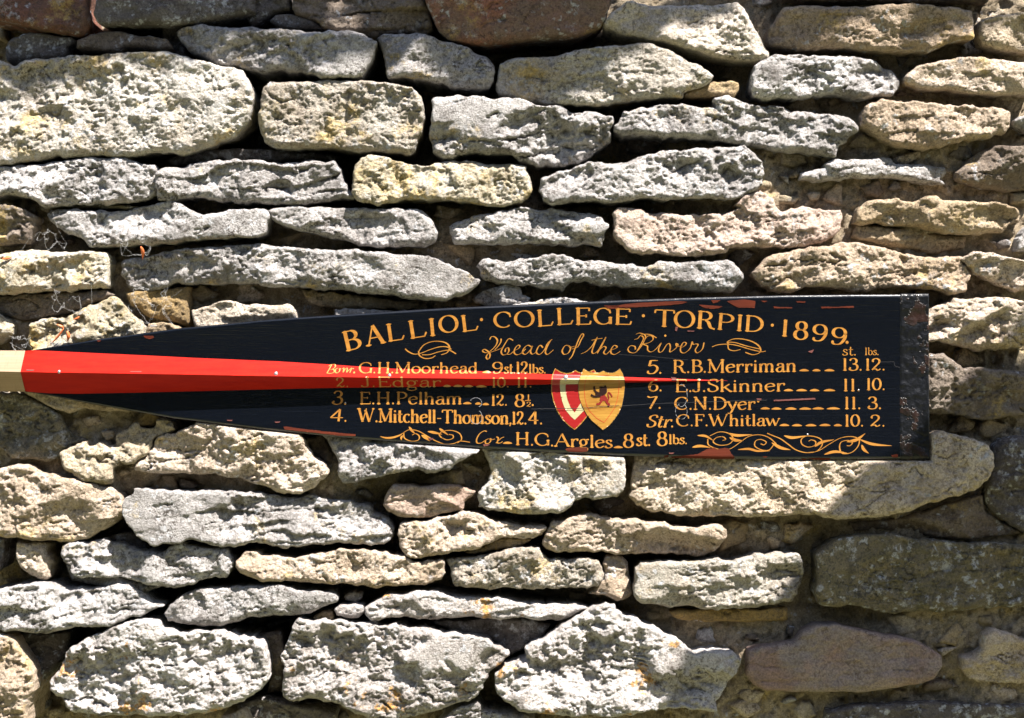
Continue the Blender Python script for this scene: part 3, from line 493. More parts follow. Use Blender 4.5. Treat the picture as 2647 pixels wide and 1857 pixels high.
    if mat in LABELS: o['label'] = LABELS[mat]
    return o

for i, line in enumerate(STONES):
    build_stone(*parse(line), i)
for i, (m_, pr, pts) in enumerate(EXTRA):
    build_stone(m_, pr, .8, 0, pts, 300 + i, pitch=.004)

CTRL = [(0, 0, 75), (600, 30, 85), (700, 220, 90), (1100, 250, 90), (1400, 220, 85), (1700, 150, 60), (2100, 150, 34), (2500, 150, 26),
        (560, 300, 90), (0, 380, 60), (950, 420, 95), (1500, 400, 70), (2100, 420, 16), (2400, 400, 13), (2600, 600, 12), (0, 640, 22), (300, 560, 55),
        (600, 530, 45), (300, 700, 24), (800, 620, 18), (1150, 650, 20), (1350, 660, 16), (1900, 600, 14), (1980, 520, 4), (1950, 720, 30), (2300, 620, 6),
        (400, 780, 22), (50, 800, 15), (700, 800, 22), (1300, 780, 20), (2450, 780, 22), (2500, 950, 20), (100, 1100, 14), (230, 1150, 2), (330, 1120, 2), (300, 1200, 3),
        (650, 1250, 8), (850, 1250, 8), (1200, 1220, 14), (1260, 1100, 14), (1600, 1280, 20), (2000, 1380, 8), (2300, 1350, 5), (2550, 1250, 14),
        (20, 1430, 70), (350, 1400, 60), (1000, 1440, 60), (600, 1480, 80), (1280, 1500, 80), (1640, 1450, 60), (2090, 1500, 40),
        (400, 1540, 80), (100, 1700, 100), (650, 1650, 90), (900, 1560, 60), (1280, 1620, 70), (1250, 1800, 60), (1750, 1600, 18),
        (2000, 1600, 7), (2450, 1600, 6), (1950, 1800, 9), (2500, 1800, 8), (200, 1850, 80), (1900, 1500, 26)]
cp = np.array([(W(a, b)[0], W(a, b)[2], d) for a, b, d in CTRL])
def core(x, z):
    d2 = (x[:, None] - cp[None, :, 0]) ** 2 + (z[:, None] - cp[None, :, 1]) ** 2 + 2e-4
    w = 1 / d2 ** 1.6
    return (w * cp[None, :, 2]).sum(1) / w.sum(1) / 1000
ALL = [np.array(parse(l)[4]) for l in STONES] + [np.array(e[2], float) for e in EXTRA]
rp = np.random.RandomState(5); placed = []; kk = 0
cand = np.stack([rp.uniform(0, 2647, 5200), rp.uniform(0, 1857, 5200)], 1)
dmin = np.full(len(cand), 1e9)
for a_ in ALL:
    bx = (cand[:, 0] > a_[:, 0].min() - 60) & (cand[:, 0] < a_[:, 0].max() + 60) & (cand[:, 1] > a_[:, 1].min() - 60) & (cand[:, 1] < a_[:, 1].max() + 60)
    sd_, _ = poly_dist(cand[bx], a_); dmin[bx] = np.minimum(dmin[bx], -sd_)
order = np.argsort(-dmin)
for c_i in order:
    d_ = dmin[c_i]
    if d_ < 5 or kk >= 90: break
    x_, y_ = cand[c_i]
    if (x_ < 2390 and x_ > 60 and y_ > I(TOP, x_) + 30 and y_ < I(BOT, x_) - 30): continue
    r_ = min(d_ * rp.uniform(1.1, 1.8), rp.uniform(12, 34))
    if any((x_ - a) ** 2 / 4 + (y_ - b_) ** 2 < ((r_ + r2) * .8) ** 2 for a, b_, r2 in placed): continue
    placed.append((x_, y_, r_))
    n_ = rp.randint(6, 9); an = np.sort(rp.uniform(0, 6.28, n_)); el = rp.uniform(1.1, 2.0); rr = r_ * rp.uniform(.75, 1.15, n_)
    pts = [(x_ + math.cos(a) * q_ * el, y_ + math.sin(a) * q_) for a, q_ in zip(an, rr)]
    wx_, _, wz_ = W(x_, y_); dep = core(np.array([wx_]), np.array([wz_]))[0] * 1000
    o_ = build_stone(rp.choice(list('tTabgdk'), p=[.15, .1, .08, .12, .1, .1, .35]), -(dep * rp.uniform(.75, .98)) + 4, .7, 0, pts, 400 + kk, pitch=.0016)
    o_.name = 'packing_stone'; kk += 1
print('packing stones', kk)

# the core of the wall: earth and mortar set back between the stones
nx, nz = 430, 320
gx = np.linspace(-.62, .62, nx); gz = np.linspace(-.46, .46, nz)
X, Z = np.meshgrid(gx, gz); X = X.ravel(); Z = Z.ravel()
Y = core(X, Z)
Y = Y + fbm(X, Z, .05, 4, seed=501) * .010 + fbm(X, Z, .016, 4, seed=511, gain=.6, ridge=True) * -.0065 + fbm(X, Z, .006, 3, seed=521) * .0035
Y = Y + .004
cell = fbm(X, Z, .011, 2, seed=531); Y = Y - np.clip(.22 - np.abs(cell), 0, 1) * .010 * (.4 + np.clip(fbm(X, Z, .05, 2, seed=541) + .3, 0, 1))
i = np.arange(nx * nz).reshape(nz, nx)
q = np.stack([i[:-1, :-1], i[:-1, 1:], i[1:, 1:], i[1:, :-1]], -1).reshape(-1, 4)
mesh_obj('mortar', np.stack([X, Y, Z], 1), q, M['k'], wall)

# ---------------------------------------------------------------- the oar
OAR_Y = -0.0240                               # front face of the blade, in metres before the wall face
OS = (CAM_D + OAR_Y) / CAM_D / 1000.0
def OW(sx, sy, y): return ((np.asarray(sx) / K - 512.0) * OS, y, (359.0 - np.asarray(sy) / K) * OS)
CRS = [(-200, 955), (0, 959.5), (60, 961), (450, 967), (716, 972), (1010, 976), (1250, 978.5), (1460, 981), (1650, 983), (1880, 984)]
SPT = [(60, 906), (84, 906), (125, 907), (250, 913), (380, 919), (500, 925), (716, 934), (850, 942), (1010, 953), (1250, 960), (1430, 968), (1600, 974), (1880, 983.7)]
SPB = [(60, 1012), (75, 1013), (130, 1017), (200, 1018), (350, 1015), (500, 1011.5), (716, 1006), (850, 1003), (1010, 1001), (1200, 998), (1400, 994), (1600, 989), (1880, 984.3)]
HGT = [(-200, 20), (60, 20), (300, 18.5), (500, 16.5), (900, 12.5), (1400, 6.5), (1650, 3.2), (1880, 0)]
def faceY(sx, sy, noridge=False):
    sx = np.asarray(sx, float); sy = np.asarray(sy, float)
    t, b, c = I(TOP, sx), I(BOT, sx), I(CRS, sx)
    vv = np.where(sy < c, (c - sy) / (c - t), (sy - c) / (b - c))
    y = OAR_Y - np.where(sy < c, .0028, .0012) * np.clip(vv, 0, 1) ** 2 * np.clip((sx - 60) / 500, 0, 1)
    y = y + 0.0016 * np.clip((vv - .965) / .035, 0, 1) ** 2
    if not noridge:
        st, sb, h = I(SPT, sx), I(SPB, sx), I(HGT, sx) / 1000
        s = np.where(sy < c, (sy - st) / np.maximum(c - st, .01), (sb - sy) / np.maximum(sb - c, .01))
        s = np.where(sx > 1880, 0, np.clip(s, 0, 1))
        y = y - h * (s * .94 + .06 * np.minimum(1, s * 1.3) ** .5 * s)
    return y

def paint_mat(name, col, rough=.3, coat=.5, grain=.12, wear=None, wearc=(.05, .03, .02), spec=.5, mottle=None):
    m, nt, b = newmat(name); g = NT(nt)
    col_ = col
    if mottle is not None:
        col_ = g.mix(g.step(g.noise(1, 5, .6, vec=g.map((30, 30, 240))), .35, .65), col, mottle)
    if wear:
        f = g.step(g.noise(1, 7, .68, vec=g.map((95, 90, 520))), wear, wear + .02)
        col_ = g.mix(f, col_, wearc)
    if isinstance(col_, tuple): b.inputs['Base Color'].default_value = (*col_, 1)
    else: g.lk(col_, b.inputs['Base Color'])
    b.inputs['Roughness'].default_value = rough
    b.inputs['Coat Weight'].default_value = coat
    b.inputs['Coat Roughness'].default_value = .12
    b.inputs['Specular IOR Level'].default_value = spec
    h = g.noise(1, 6, .62, vec=g.map((28, 28, 620)))
    n1 = g.bump(h, grain, .0009)
    n2 = g.bump(g.noise(150, 4, .6), grain * .35, .0012, n1)
    g.lk(n2, b.inputs['Normal'])
    return m
MB = paint_mat('black_varnish', (.0012, .0020, .0042), .24, .3, .35, wear=.735, wearc=(.05, .05, .055))  # navy tint in the base colour stands in for reflected sky
MR = paint_mat('red_paint', (.25, .0042, .0022), .5, 0.0, .25, spec=.08, mottle=(.31, .008, .003), wear=.80, wearc=(.2, .05, .03))
MG = paint_mat('gold_leaf_paint', (.27, .108, .014), .42, .15, .3, wear=.65, wearc=(.03, .02, .01), mottle=(.37, .165, .026))
MG2 = paint_mat('shield_gold_paint', (.23, .10, .011), .42, .2, .3, wear=.72, wearc=(.18, .07, .012), mottle=(.33, .175, .027))
MCR = paint_mat('crimson_paint', (.22, .006, .006), .38, .25, .25)
MCM = paint_mat('cream_paint', (.34, .31, .17), .45, .15, .25)
MRD = paint_mat('lion_red_paint', (.15, .006, .004), .45, .1, .2)
MMR = paint_mat('lion_maroon_paint', (.012, .003, .002), .6, 0, .2, spec=.15)
MRL = paint_mat('fine_red_line_paint', (.36, .03, .008), .45, .1, .2)
MPR = paint_mat('rust_red_primer', (.085, .016, .007), .8, 0, .5, spec=.1, mottle=(.060, .013, .007))
MPK = paint_mat('pale_primer', (.11, .04, .035), .8, 0, .5, spec=.1)
MCK = paint_mat('crack_dark', (.006, .005, .005), .8, 0, .1)
MGL = paint_mat('varnish_edge', (.22, .22, .23), .35, .3, .2, wear=.52, wearc=(.01, .011, .015))

# bare wood of the loom
mw, nt, b = newmat('bare_ash_wood'); g = NT(nt)
c = g.mix(g.step(g.noise(1, 6, .6, vec=g.map((14, 60, 520))), .3, .7), (.18, .118, .065), (.25, .175, .11))
c = g.mix(g.mul(g.step(g.noise(1, 5, .7, vec=g.map((420, 90, 40))), .54, .7), .55), c, (.15, .09, .05))
g.lk(c, b.inputs['Base Color']); b.inputs['Roughness'].default_value = .6
g.lk(g.bump(g.noise(1, 6, .6, vec=g.map((40, 60, 700))), .3, .001), b.inputs['Normal'])

# the copper band round the tip
mt, nt, b = newmat('worn_tip_band'); g = NT(nt)
f = g.step(g.noise(30, 5, .6, off=(1, 2, 3)), .575, .59)
c = g.mix(f, (.0025, .003, .0045), g.mix(g.step(g.noise(90, 4, .6), .4, .6), (.018, .008, .006), (.009, .006, .005)))
g.lk(c, b.inputs['Base Color']); b.inputs['Roughness'].default_value = .38
b.inputs['Specular IOR Level'].default_value = .3
b.inputs['Coat Weight'].default_value = .1
g.lk(g.bump(g.noise(38, 5, .6), .55, .006, g.bump(f, .8, .0008)), b.inputs['Normal'])

oar = thing('oar', 'black trophy oar blade with red spine and gold lettering mounted on the stone wall', 'oar', (-0.45, OAR_Y, -0.01))
def oobj(name, v, f, mat, parent=None, smooth=True, label=None):
    o = mesh_obj(name, v, f, mat, None, smooth)
    o.parent = parent if parent is not None else oar
    p = o.parent; off = p.location.copy()
    while p.parent: p = p.parent; off = off + p.location
    o.location = -off
    if label: o['label'] = label
    return o

def strip(rows):
    """rows: list of (n,3) arrays"""
    n = len(rows[0]); V = np.concatenate(rows); F = []
    i = np.arange(len(rows) * n).reshape(len(rows), n)
    return V, np.stack([i[:-1, :-1], i[:-1, 1:], i[1:, 1:], i[1:, :-1]], -1).reshape(-1, 4)
def rowat(xs, ys, y=None):
    yy = faceY(xs, ys, True) if y is None else np.full_like(xs, y)
    X_, Y_, Z_ = OW(xs, ys, yy); return np.stack([X_, Y_, Z_], 1)
xs = np.concatenate([np.linspace(60, 2398, 420)])
TH = 0.0045
t_, b_ = I(TOP, xs), I(BOT, xs); st_ = np.where(xs > 1880, I(CRS, xs), I(SPT, xs)); sb_ = np.where(xs > 1880, I(CRS, xs), I(SPB, xs)); st_ = np.minimum(st_, I(CRS, xs) - .8); sb_ = np.maximum(sb_, I(CRS, xs) + .8)
rows = [rowat(xs, (t_ + b_) / 2, OAR_Y + TH), rowat(xs, t_ + 3, OAR_Y + TH), rowat(xs, t_, OAR_Y + TH * .6), rowat(xs, t_, OAR_Y + .0006)]
for u in np.concatenate([[.0, .008, .02, .035], np.linspace(.05, 1, 16)]):
    rows.append(rowat(xs, t_ + (st_ - t_) * u))
for u in np.concatenate([np.linspace(0, .95, 16), [.965, .98, .992, 1.0]]):
    rows.append(rowat(xs, sb_ + (b_ - sb_) * u))
rows += [rowat(xs, b_, OAR_Y + .0006), rowat(xs, b_, OAR_Y + TH * .6), rowat(xs, b_ - 3, OAR_Y + TH), rowat(xs, (t_ + b_) / 2, OAR_Y + TH)]
rows = rows[::-1]
V, F = strip(rows)
blade = oobj('blade', V, F, MB)
blade.location = blade.location
# end grain of the blade under the tip band
# the raised spine, two painted slopes meeting at a sharp crest
xs2 = np.linspace(61, 1880, 330)
jit = .35 * fbm(xs2, xs2 * 0, 40, 4, seed=900)
c_, s1, s2 = I(CRS, xs2) + jit, I(SPT, xs2), I(SPB, xs2)
edge0 = np.clip((xs2 - 61) / 10, 0, 1)
def slope_rows(a, bb, n):
    out = []
    for u in np.linspace(0, 1, n):
        sy = a + (bb - a) * u
        # the paint line at the loom slants a little
        xx = np.where(xs2 < 80, xs2 + 8 * (1 - np.abs(u if a is not c_ else 1 - u)) * 0, xs2)
        X_, Y_, Z_ = OW(xx, sy, faceY(xx, sy) - (0 if 0 < u < 1 else 0))
        out.append(np.stack([X_, Y_, Z_], 1))
    return out
V1, F1 = strip((slope_rows(s1, c_, 7))[::-1])
spine = oobj('spine', np.concatenate([V1]), F1, MR, label='raised red spine tapering along the blade')
V2, F2 = strip((slope_rows(c_, s2, 7))[::-1])
Vn = np.concatenate([V1, V2]); Fn = np.concatenate([F1, F2 + len(V1)])
bpy.data.objects.remove(spine)
spine = oobj('spine', Vn, Fn, MR, smooth=False, label='raised red spine tapering along the blade')
# the loom, bare wood, its square section turned on edge
xs3 = np.linspace(-260, 66, 30)
def loom(xx, u):
    c0 = I(CRS, xx); top = np.interp(xx, [-260, 0, 66], [903.5, 906, 906.3]); bot = np.interp(xx, [-260, 0, 66], [1009, 1011.5, 1012.5])
    return c0, top, bot
c0, tp, bt = loom(xs3, 0)
def lr(sy, y): X_, Y_, Z_ = OW(xs3, sy, np.full_like(xs3, y)); return np.stack([X_, Y_, Z_], 1)
H0 = OAR_Y - .0200
rows = [lr(tp, OAR_Y + .010), lr(tp, OAR_Y - .001), lr(tp + (c0 - tp) * .5, OAR_Y - .0108), lr(c0 - 2, H0 + .0004), lr(c0, H0 - .0002), lr(c0 + 2, H0 + .0004), lr(c0 + (bt - c0) * .5, OAR_Y - .0108), lr(bt, OAR_Y - .001), lr(bt, OAR_Y + .010), lr(tp, OAR_Y + .010)]
V, F = strip(rows[::-1])
oobj('loom', V, F, mw, smooth=False, label='bare wooden loom entering at the left')
# tip band
xb = np.linspace(2326, 2399.5, 26)
tb, bb2 = I(TOP, xb) - 1.6, I(BOT, xb) + 1.6
xj = np.interp(np.arange(26), [0, 25], [2326, 2399.5])
rows = [rowat(xb, (tb + bb2) / 2, OAR_Y + TH + .0005), rowat(xb, tb + 2, OAR_Y + TH + .0005), rowat(xb, tb, OAR_Y + TH * .6)]
for u in np.linspace(0, 1, 110):
    sy = tb + (bb2 - tb) * u
    yy = faceY(xb, np.clip(sy, I(TOP, xb), I(BOT, xb)), True) - .0007 + fbm(xb, sy, 26, 3, seed=77) * .0011 + fbm(xb, sy, 9, 2, seed=78) * .0004
    yy[0] = faceY(xb[:1], sy[:1], True)[0] - .0001
    ex = xb + np.where(np.arange(26) > 20, fbm(xb * 0, sy, 30, 3, seed=79) * 1.4, 0) + u * 3 * (np.arange(26) / 25)
    X_, Y_, Z_ = OW(ex, sy, yy); rows.append(np.stack([X_, Y_, Z_], 1))
rows += [rowat(xb, bb2, OAR_Y + TH * .6), rowat(xb, bb2 - 2, OAR_Y + TH + .0005), rowat(xb, (tb + bb2) / 2, OAR_Y + TH + .0005)]
rows = [np.vstack([r, [[r[-1, 0], OAR_Y + TH + .0005, r[-1, 2]]]]) for r in rows]
V, F = strip(rows[::-1])
oobj('tip_band', V, F, mt, label='dented dark metal band wrapped round the blade tip')

# ---- painting: everything lies on the faces of the blade and spine
class Paint:
    def __init__(s): s.v = []; s.f = []; s.n = 0
    def add(s, P, F, eps):
        P = np.asarray(P, float)
        X_, Y_, Z_ = OW(P[:, 0], P[:, 1], faceY(P[:, 0], P[:, 1]) - eps)
        s.v.append(np.stack([X_, Y_, Z_], 1)); s.f.append(np.asarray(F) + s.n); s.n += len(P)
    def build(s, name, mat, parent=None, label=None):
        if not s.v: return
        return oobj(name, np.concatenate(s.v), np.concatenate(s.f), mat, parent or blade, label=label)
def catmull(pts, n=10):
    p = np.asarray(pts, float)
    if len(p) < 3: return dense(p, n)
    e = np.vstack([2 * p[0] - p[1], p, 2 * p[-1] - p[-2]]); out = []
    for i in range(1, len(e) - 2):
        a, b_, c_, d_ = e[i - 1:i + 3]
        for t in np.linspace(0, 1, n, endpoint=False):
            out.append(.5 * ((2 * b_) + (c_ - a) * t + (2 * a - 5 * b_ + 4 * c_ - d_) * t * t + (3 * b_ - a - 3 * c_ + d_) * t ** 3))
    out.append(e[-2]); return np.array(out)
def dense(p, n=10):
    p = np.asarray(p, float); out = []
    for a, b_ in zip(p[:-1], p[1:]):
        for t in np.linspace(0, 1, n, endpoint=False): out.append(a + (b_ - a) * t)
    out.append(p[-1]); return np.array(out)
def ribbon(pa, C_, w, eps=.00018):
    """C_: centre line in photograph pixels, w: widths"""
    d = np.gradient(C_, axis=0); d /= np.linalg.norm(d, axis=1)[:, None] + 1e-9
    nn = np.stack([-d[:, 1], d[:, 0]], 1)
    w = np.broadcast_to(w, (len(C_),))[:, None] / 2
    L_, R_ = C_ + nn * w, C_ - nn * w
    n = len(C_); P = np.concatenate([L_, R_]); k = np.arange(n - 1)
    F = np.stack([k, k + 1, n + k + 1, n + k], 1)
    a = P[F[:, 0]]; b_ = P[F[:, 1]]; c_ = P[F[:, 2]]
    area = ((b_ - a)[:, 0] * (c_ - a)[:, 1] - (b_ - a)[:, 1] * (c_ - a)[:, 0])
    flip = area < 0                              # photograph y runs down: keep every face towards the camera
    F[~flip] = F[~flip][:, ::-1]
    F[flip] = F[flip]
    pa.add(P, F, eps)
def tp(tile, pts, s=None):
    x0, y0, k = BT[tile]; return [(x0 + a / k, y0 + b / k) for a, b in pts]
BT = {1: (850, 780, 4.0275), 2: (1200, 780, 4.0275), 3: (1600, 760, 3.6615), 4: (2000, 740, 3.502), 5: (0, 780, 4.028), 6: (450, 780, 4.0267), 7: (1400, 930, 8.056)}
def P_(s): return [tuple(float(v) for v in t.split(',')) for t in s.split()]
def blob(pa, poly, eps, h=2.2, rough=0, seed=0):
    p = np.asarray(poly, float)
    if rough:
        p = resample(p, 1.2); nr = np.roll(p, -1, 0) - np.roll(p, 1, 0); nr = np.stack([nr[:, 1], -nr[:, 0]], 1); nr /= np.linalg.norm(nr, axis=1)[:, None] + 1e-9
        p = p + nr * (fbm(p[:, 0], p[:, 1], 6, 4, seed=seed, gain=.7) * rough)[:, None]
    else: p = resample(p, 1.0)
    G, sd, q = grid_fill(p, h)
    pa.add(G, q[:, ::-1], eps)

# glyphs: (advance, strokes); a stroke is kind + points; kind l = straight, c = curve; flags: b/t serif at its end/start
def arc(cx, cy, rx, ry, a0, a1, n=14):
    a = np.radians(np.linspace(a0, a1, n)); return [(cx + rx * math.cos(t), cy + ry * math.sin(t)) for t in a]
def L(*p, f=''): return ('l', list(p), f)
def Cc(*p): return ('c', list(p), '')
def A(*a): return ('c', arc(*a), '')
def D(x, y): return ('d', [(x, y)], '')
GL = {
 'A': (.86, [L((.08, 0), (.42, 1), f='s'), L((.42, 1), (.78, 0), f='e'), L((.2, .36), (.66, .36))]),
 'B': (.70, [L((.18, 1), (.18, 0), f='se'), A(.34, .76, .22, .23, 90, -90), A(.36, .27, .27, .26, 90, -90), L((.18, .985), (.36, .985)), L((.18, .53), (.36, .53)), L((.18, .015), (.36, .015))]),
 'C': (.84, [A(.46, .5, .38, .49, 48, 312), L((.72, .90), (.76, .66)), ]),
 'D': (.86, [L((.18, 1), (.18, 0), f='se'), A(.34, .5, .42, .485, 90, -90), L((.18, .985), (.36, .985)), L((.18, .015), (.36, .015))]),
 'E': (.70, [L((.18, 1), (.18, 0), f='se'), L((.18, .98), (.6, .98)), L((.6, .98), (.6, .80)), L((.18, .52), (.48, .52)), L((.48, .60), (.48, .43)), L((.18, .02), (.62, .02)), L((.62, .02), (.66, .22))]),
 'F': (.66, [L((.18, 1), (.18, 0), f='se'), L((.18, .98), (.6, .98)), L((.6, .98), (.6, .80)), L((.18, .52), (.46, .52)), L((.46, .60), (.46, .43))]),
 'G': (.88, [A(.46, .5, .38, .49, 50, 325), L((.76, .02), (.76, .42), f='E'), L((.72, .90), (.76, .68))]),
 'H': (.86, [L((.18, 1), (.18, 0), f='se'), L((.68, 1), (.68, 0), f='se'), L((.18, .51), (.68, .51))]),
 'I': (.36, [L((.18, 1), (.18, 0), f='se')]),
 'J': (.46, [L((.30, 1), (.30, .22), f='s'), Cc((.30, .3), (.28, .08), (.16, 0), (.04, .06), (.05, .16))]),
 'K': (.80, [L((.18, 1), (.18, 0), f='se'), L((.66, 1), (.2, .42)), L((.34, .58), (.74, 0), f='e')]),
 'L': (.68, [L((.18, 1), (.18, 0), f='se'), L((.18, .02), (.62, .02)), L((.60, .02), (.68, .24))]),
 'M': (1.02, [L((.16, 1), (.16, 0), f='e'), L((.14, 1), (.5, .06), f='s'), L((.5, .06), (.86, 1)), L((.86, 1), (.86, 0), f='se')]),
 'N': (.88, [L((.16, 1), (.16, 0), f='se'), L((.14, 1), (.70, 0)), L((.70, 1), (.70, 0), f='s')]),
 'O': (.92, [A(.46, .5, .38, .49, 90, 450, 26)]),
 'P': (.68, [L((.18, 1), (.18, 0), f='se'), A(.34, .73, .26, .255, 90, -90), L((.18, .985), (.36, .985)), L((.18, .475), (.36, .475))]),
 'R': (.80, [L((.18, 1), (.18, 0), f='se'), A(.34, .75, .24, .235, 90, -90), L((.18, .985), (.36, .985)), L((.18, .515), (.36, .515)), Cc((.38, .5), (.5, .38), (.6, .1), (.76, .01))]),
 'S': (.62, [Cc((.54, .78), (.48, .95), (.3, .99), (.13, .88), (.14, .68), (.32, .54), (.5, .4), (.52, .16), (.34, .01), (.14, .06), (.08, .26))]),
 'T': (.78, [L((.38, 1), (.38, 0), f='e'), L((.04, .98), (.72, .98)), L((.04, .98), (.02, .8)), L((.72, .98), (.74, .8))]),
 'W': (1.2, [L((.08, 1), (.34, 0), f='s'), L((.34, 0), (.6, 1), f=''), L((.52, .9), (.80, 0)), L((.80, 0), (1.08, 1), f='f')]),
 'a': (.56, [Cc((.12, .46), (.2, .62), (.36, .62), (.42, .5), (.42, .12), (.48, .0), (.56, .05)), Cc((.42, .4), (.2, .34), (.08, .18), (.14, .02), (.28, 0), (.42, .14))]),
 'b': (.60, [L((.14, 1), (.14, .02), f='t'), A(.32, .31, .2, .31, 150, -150)]),
 'c': (.52, [A(.3, .31, .22, .31, 45, 315)]),
 'd': (.62, [L((.46, 1), (.46, 0), f='te'), A(.28, .31, .2, .31, 30, 330)]),
 'e': (.56, [Cc((.1, .32), (.3, .38), (.48, .42), (.44, .58), (.3, .63), (.13, .52), (.08, .3), (.16, .06), (.32, 0), (.5, .12))]),
 'g': (.58, [A(.26, .38, .17, .24, 90, 450, 18), Cc((.40, .52), (.48, .62), (.56, .58)), Cc((.2, .16), (.12, .06), (.22, -.02), (.42, -.06), (.46, -.24), (.28, -.36), (.1, -.28), (.1, -.12), (.22, -.02))]),
 'h': (.64, [L((.14, 1), (.14, 0), f='te'), Cc((.14, .42), (.24, .6), (.4, .62), (.48, .48), (.48, .3)), L((.48, .34), (.48, 0), f='e')]),
 'i': (.30, [L((.15, .62), (.15, 0), f='te'), D(.15, .84)]),
 'k': (.62, [L((.14, 1), (.14, 0), f='te'), L((.5, .6), (.16, .26)), L((.26, .36), (.56, 0), f='e')]),
 'l': (.30, [L((.15, 1), (.15, 0), f='te')]),
 'm': (.96, [L((.14, .62), (.14, 0), f='te'), Cc((.14, .42), (.24, .6), (.38, .62), (.46, .48), (.46, .3)), L((.46, .34), (.46, 0), f='e'), Cc((.46, .42), (.56, .6), (.7, .62), (.78, .48), (.78, .3)), L((.78, .34), (.78, 0), f='e')]),
 'n': (.64, [L((.14, .62), (.14, 0), f='te'), Cc((.14, .42), (.24, .6), (.4, .62), (.48, .48), (.48, .3)), L((.48, .34), (.48, 0), f='e')]),
 'o': (.60, [A(.3, .31, .23, .31, 90, 450, 20)]),
 'r': (.48, [L((.14, .62), (.14, 0), f='te'), Cc((.14, .38), (.24, .58), (.38, .62), (.44, .54)), D(.42, .54)]),
 's': (.44, [Cc((.36, .5), (.3, .62), (.16, .62), (.1, .5), (.2, .36), (.34, .26), (.36, .1), (.2, 0), (.06, .06), (.05, .16))]),
 't': (.40, [Cc((.18, .9), (.17, .5), (.17, .14), (.26, 0), (.38, .08)), L((.04, .62), (.36, .62))]),
 'v': (.56, [L((.06, .62), (.28, 0), f='s'), L((.28, 0), (.5, .62), f='f')]),
 'w': (.84, [L((.06, .62), (.24, 0), f='s'), L((.24, 0), (.42, .6)), L((.40, .6), (.58, 0)), L((.58, 0), (.78, .62), f='f')]),
 'y': (.56, [L((.06, .62), (.3, .02), f='s'), Cc((.52, .62), (.34, .1), (.18, -.28), (.02, -.3))]),
 '0': (.66, [A(.33, .5, .24, .49, 90, 450, 24)]),
 '1': (.36, [L((.18, 1), (.18, 0), f='te')]),
 '2': (.66, [Cc((.1, .74), (.18, .95), (.36, 1), (.5, .86), (.48, .62), (.28, .32), (.08, .03)), D(.14, .76), Cc((.08, .04), (.28, .12), (.42, .0), (.58, .12))]),
 '3': (.62, [Cc((.1, .82), (.2, .97), (.36, .99), (.48, .84), (.44, .62), (.26, .54)), Cc((.26, .54), (.46, .48), (.54, .28), (.46, .06), (.28, 0), (.12, .06), (.08, .2)), D(.12, .2)]),
 '4': (.68, [L((.44, 1), (.44, 0), f=''), L((.44, 1), (.06, .3)), L((.06, .3), (.62, .3))]),
 '5': (.62, [L((.16, .98), (.52, 1.0)), L((.18, .98), (.14, .56)), Cc((.14, .56), (.34, .64), (.52, .5), (.54, .26), (.4, .02), (.2, 0), (.08, .12)), D(.12, .14)]),
 '6': (.62, [Cc((.5, .94), (.3, .9), (.14, .62), (.1, .34), (.16, .1), (.3, 0)), A(.32, .28, .21, .28, 90, 450, 20)]),
 '7': (.60, [Cc((.06, .98), (.2, .9), (.38, .94), (.54, .98)), L((.54, .98), (.22, 0), f='')]),
 '8': (.62, [A(.31, .76, .17, .23, 90, 450, 20), A(.31, .27, .22, .27, 90, 450, 20)]),
 '9': (.62, [A(.31, .70, .21, .29, 90, 450, 20), Cc((.52, .74), (.52, .4), (.4, .08), (.22, 0), (.1, .1)), D(.13, .12)]),
 '.': (.22, [D(.1, .05)]), ',': (.22, [D(.1, .05), L((.12, .04), (.05, -.14))]), '-': (.40, [L((.06, .34), (.34, .34))]),
 ' ': (.25, []),
}
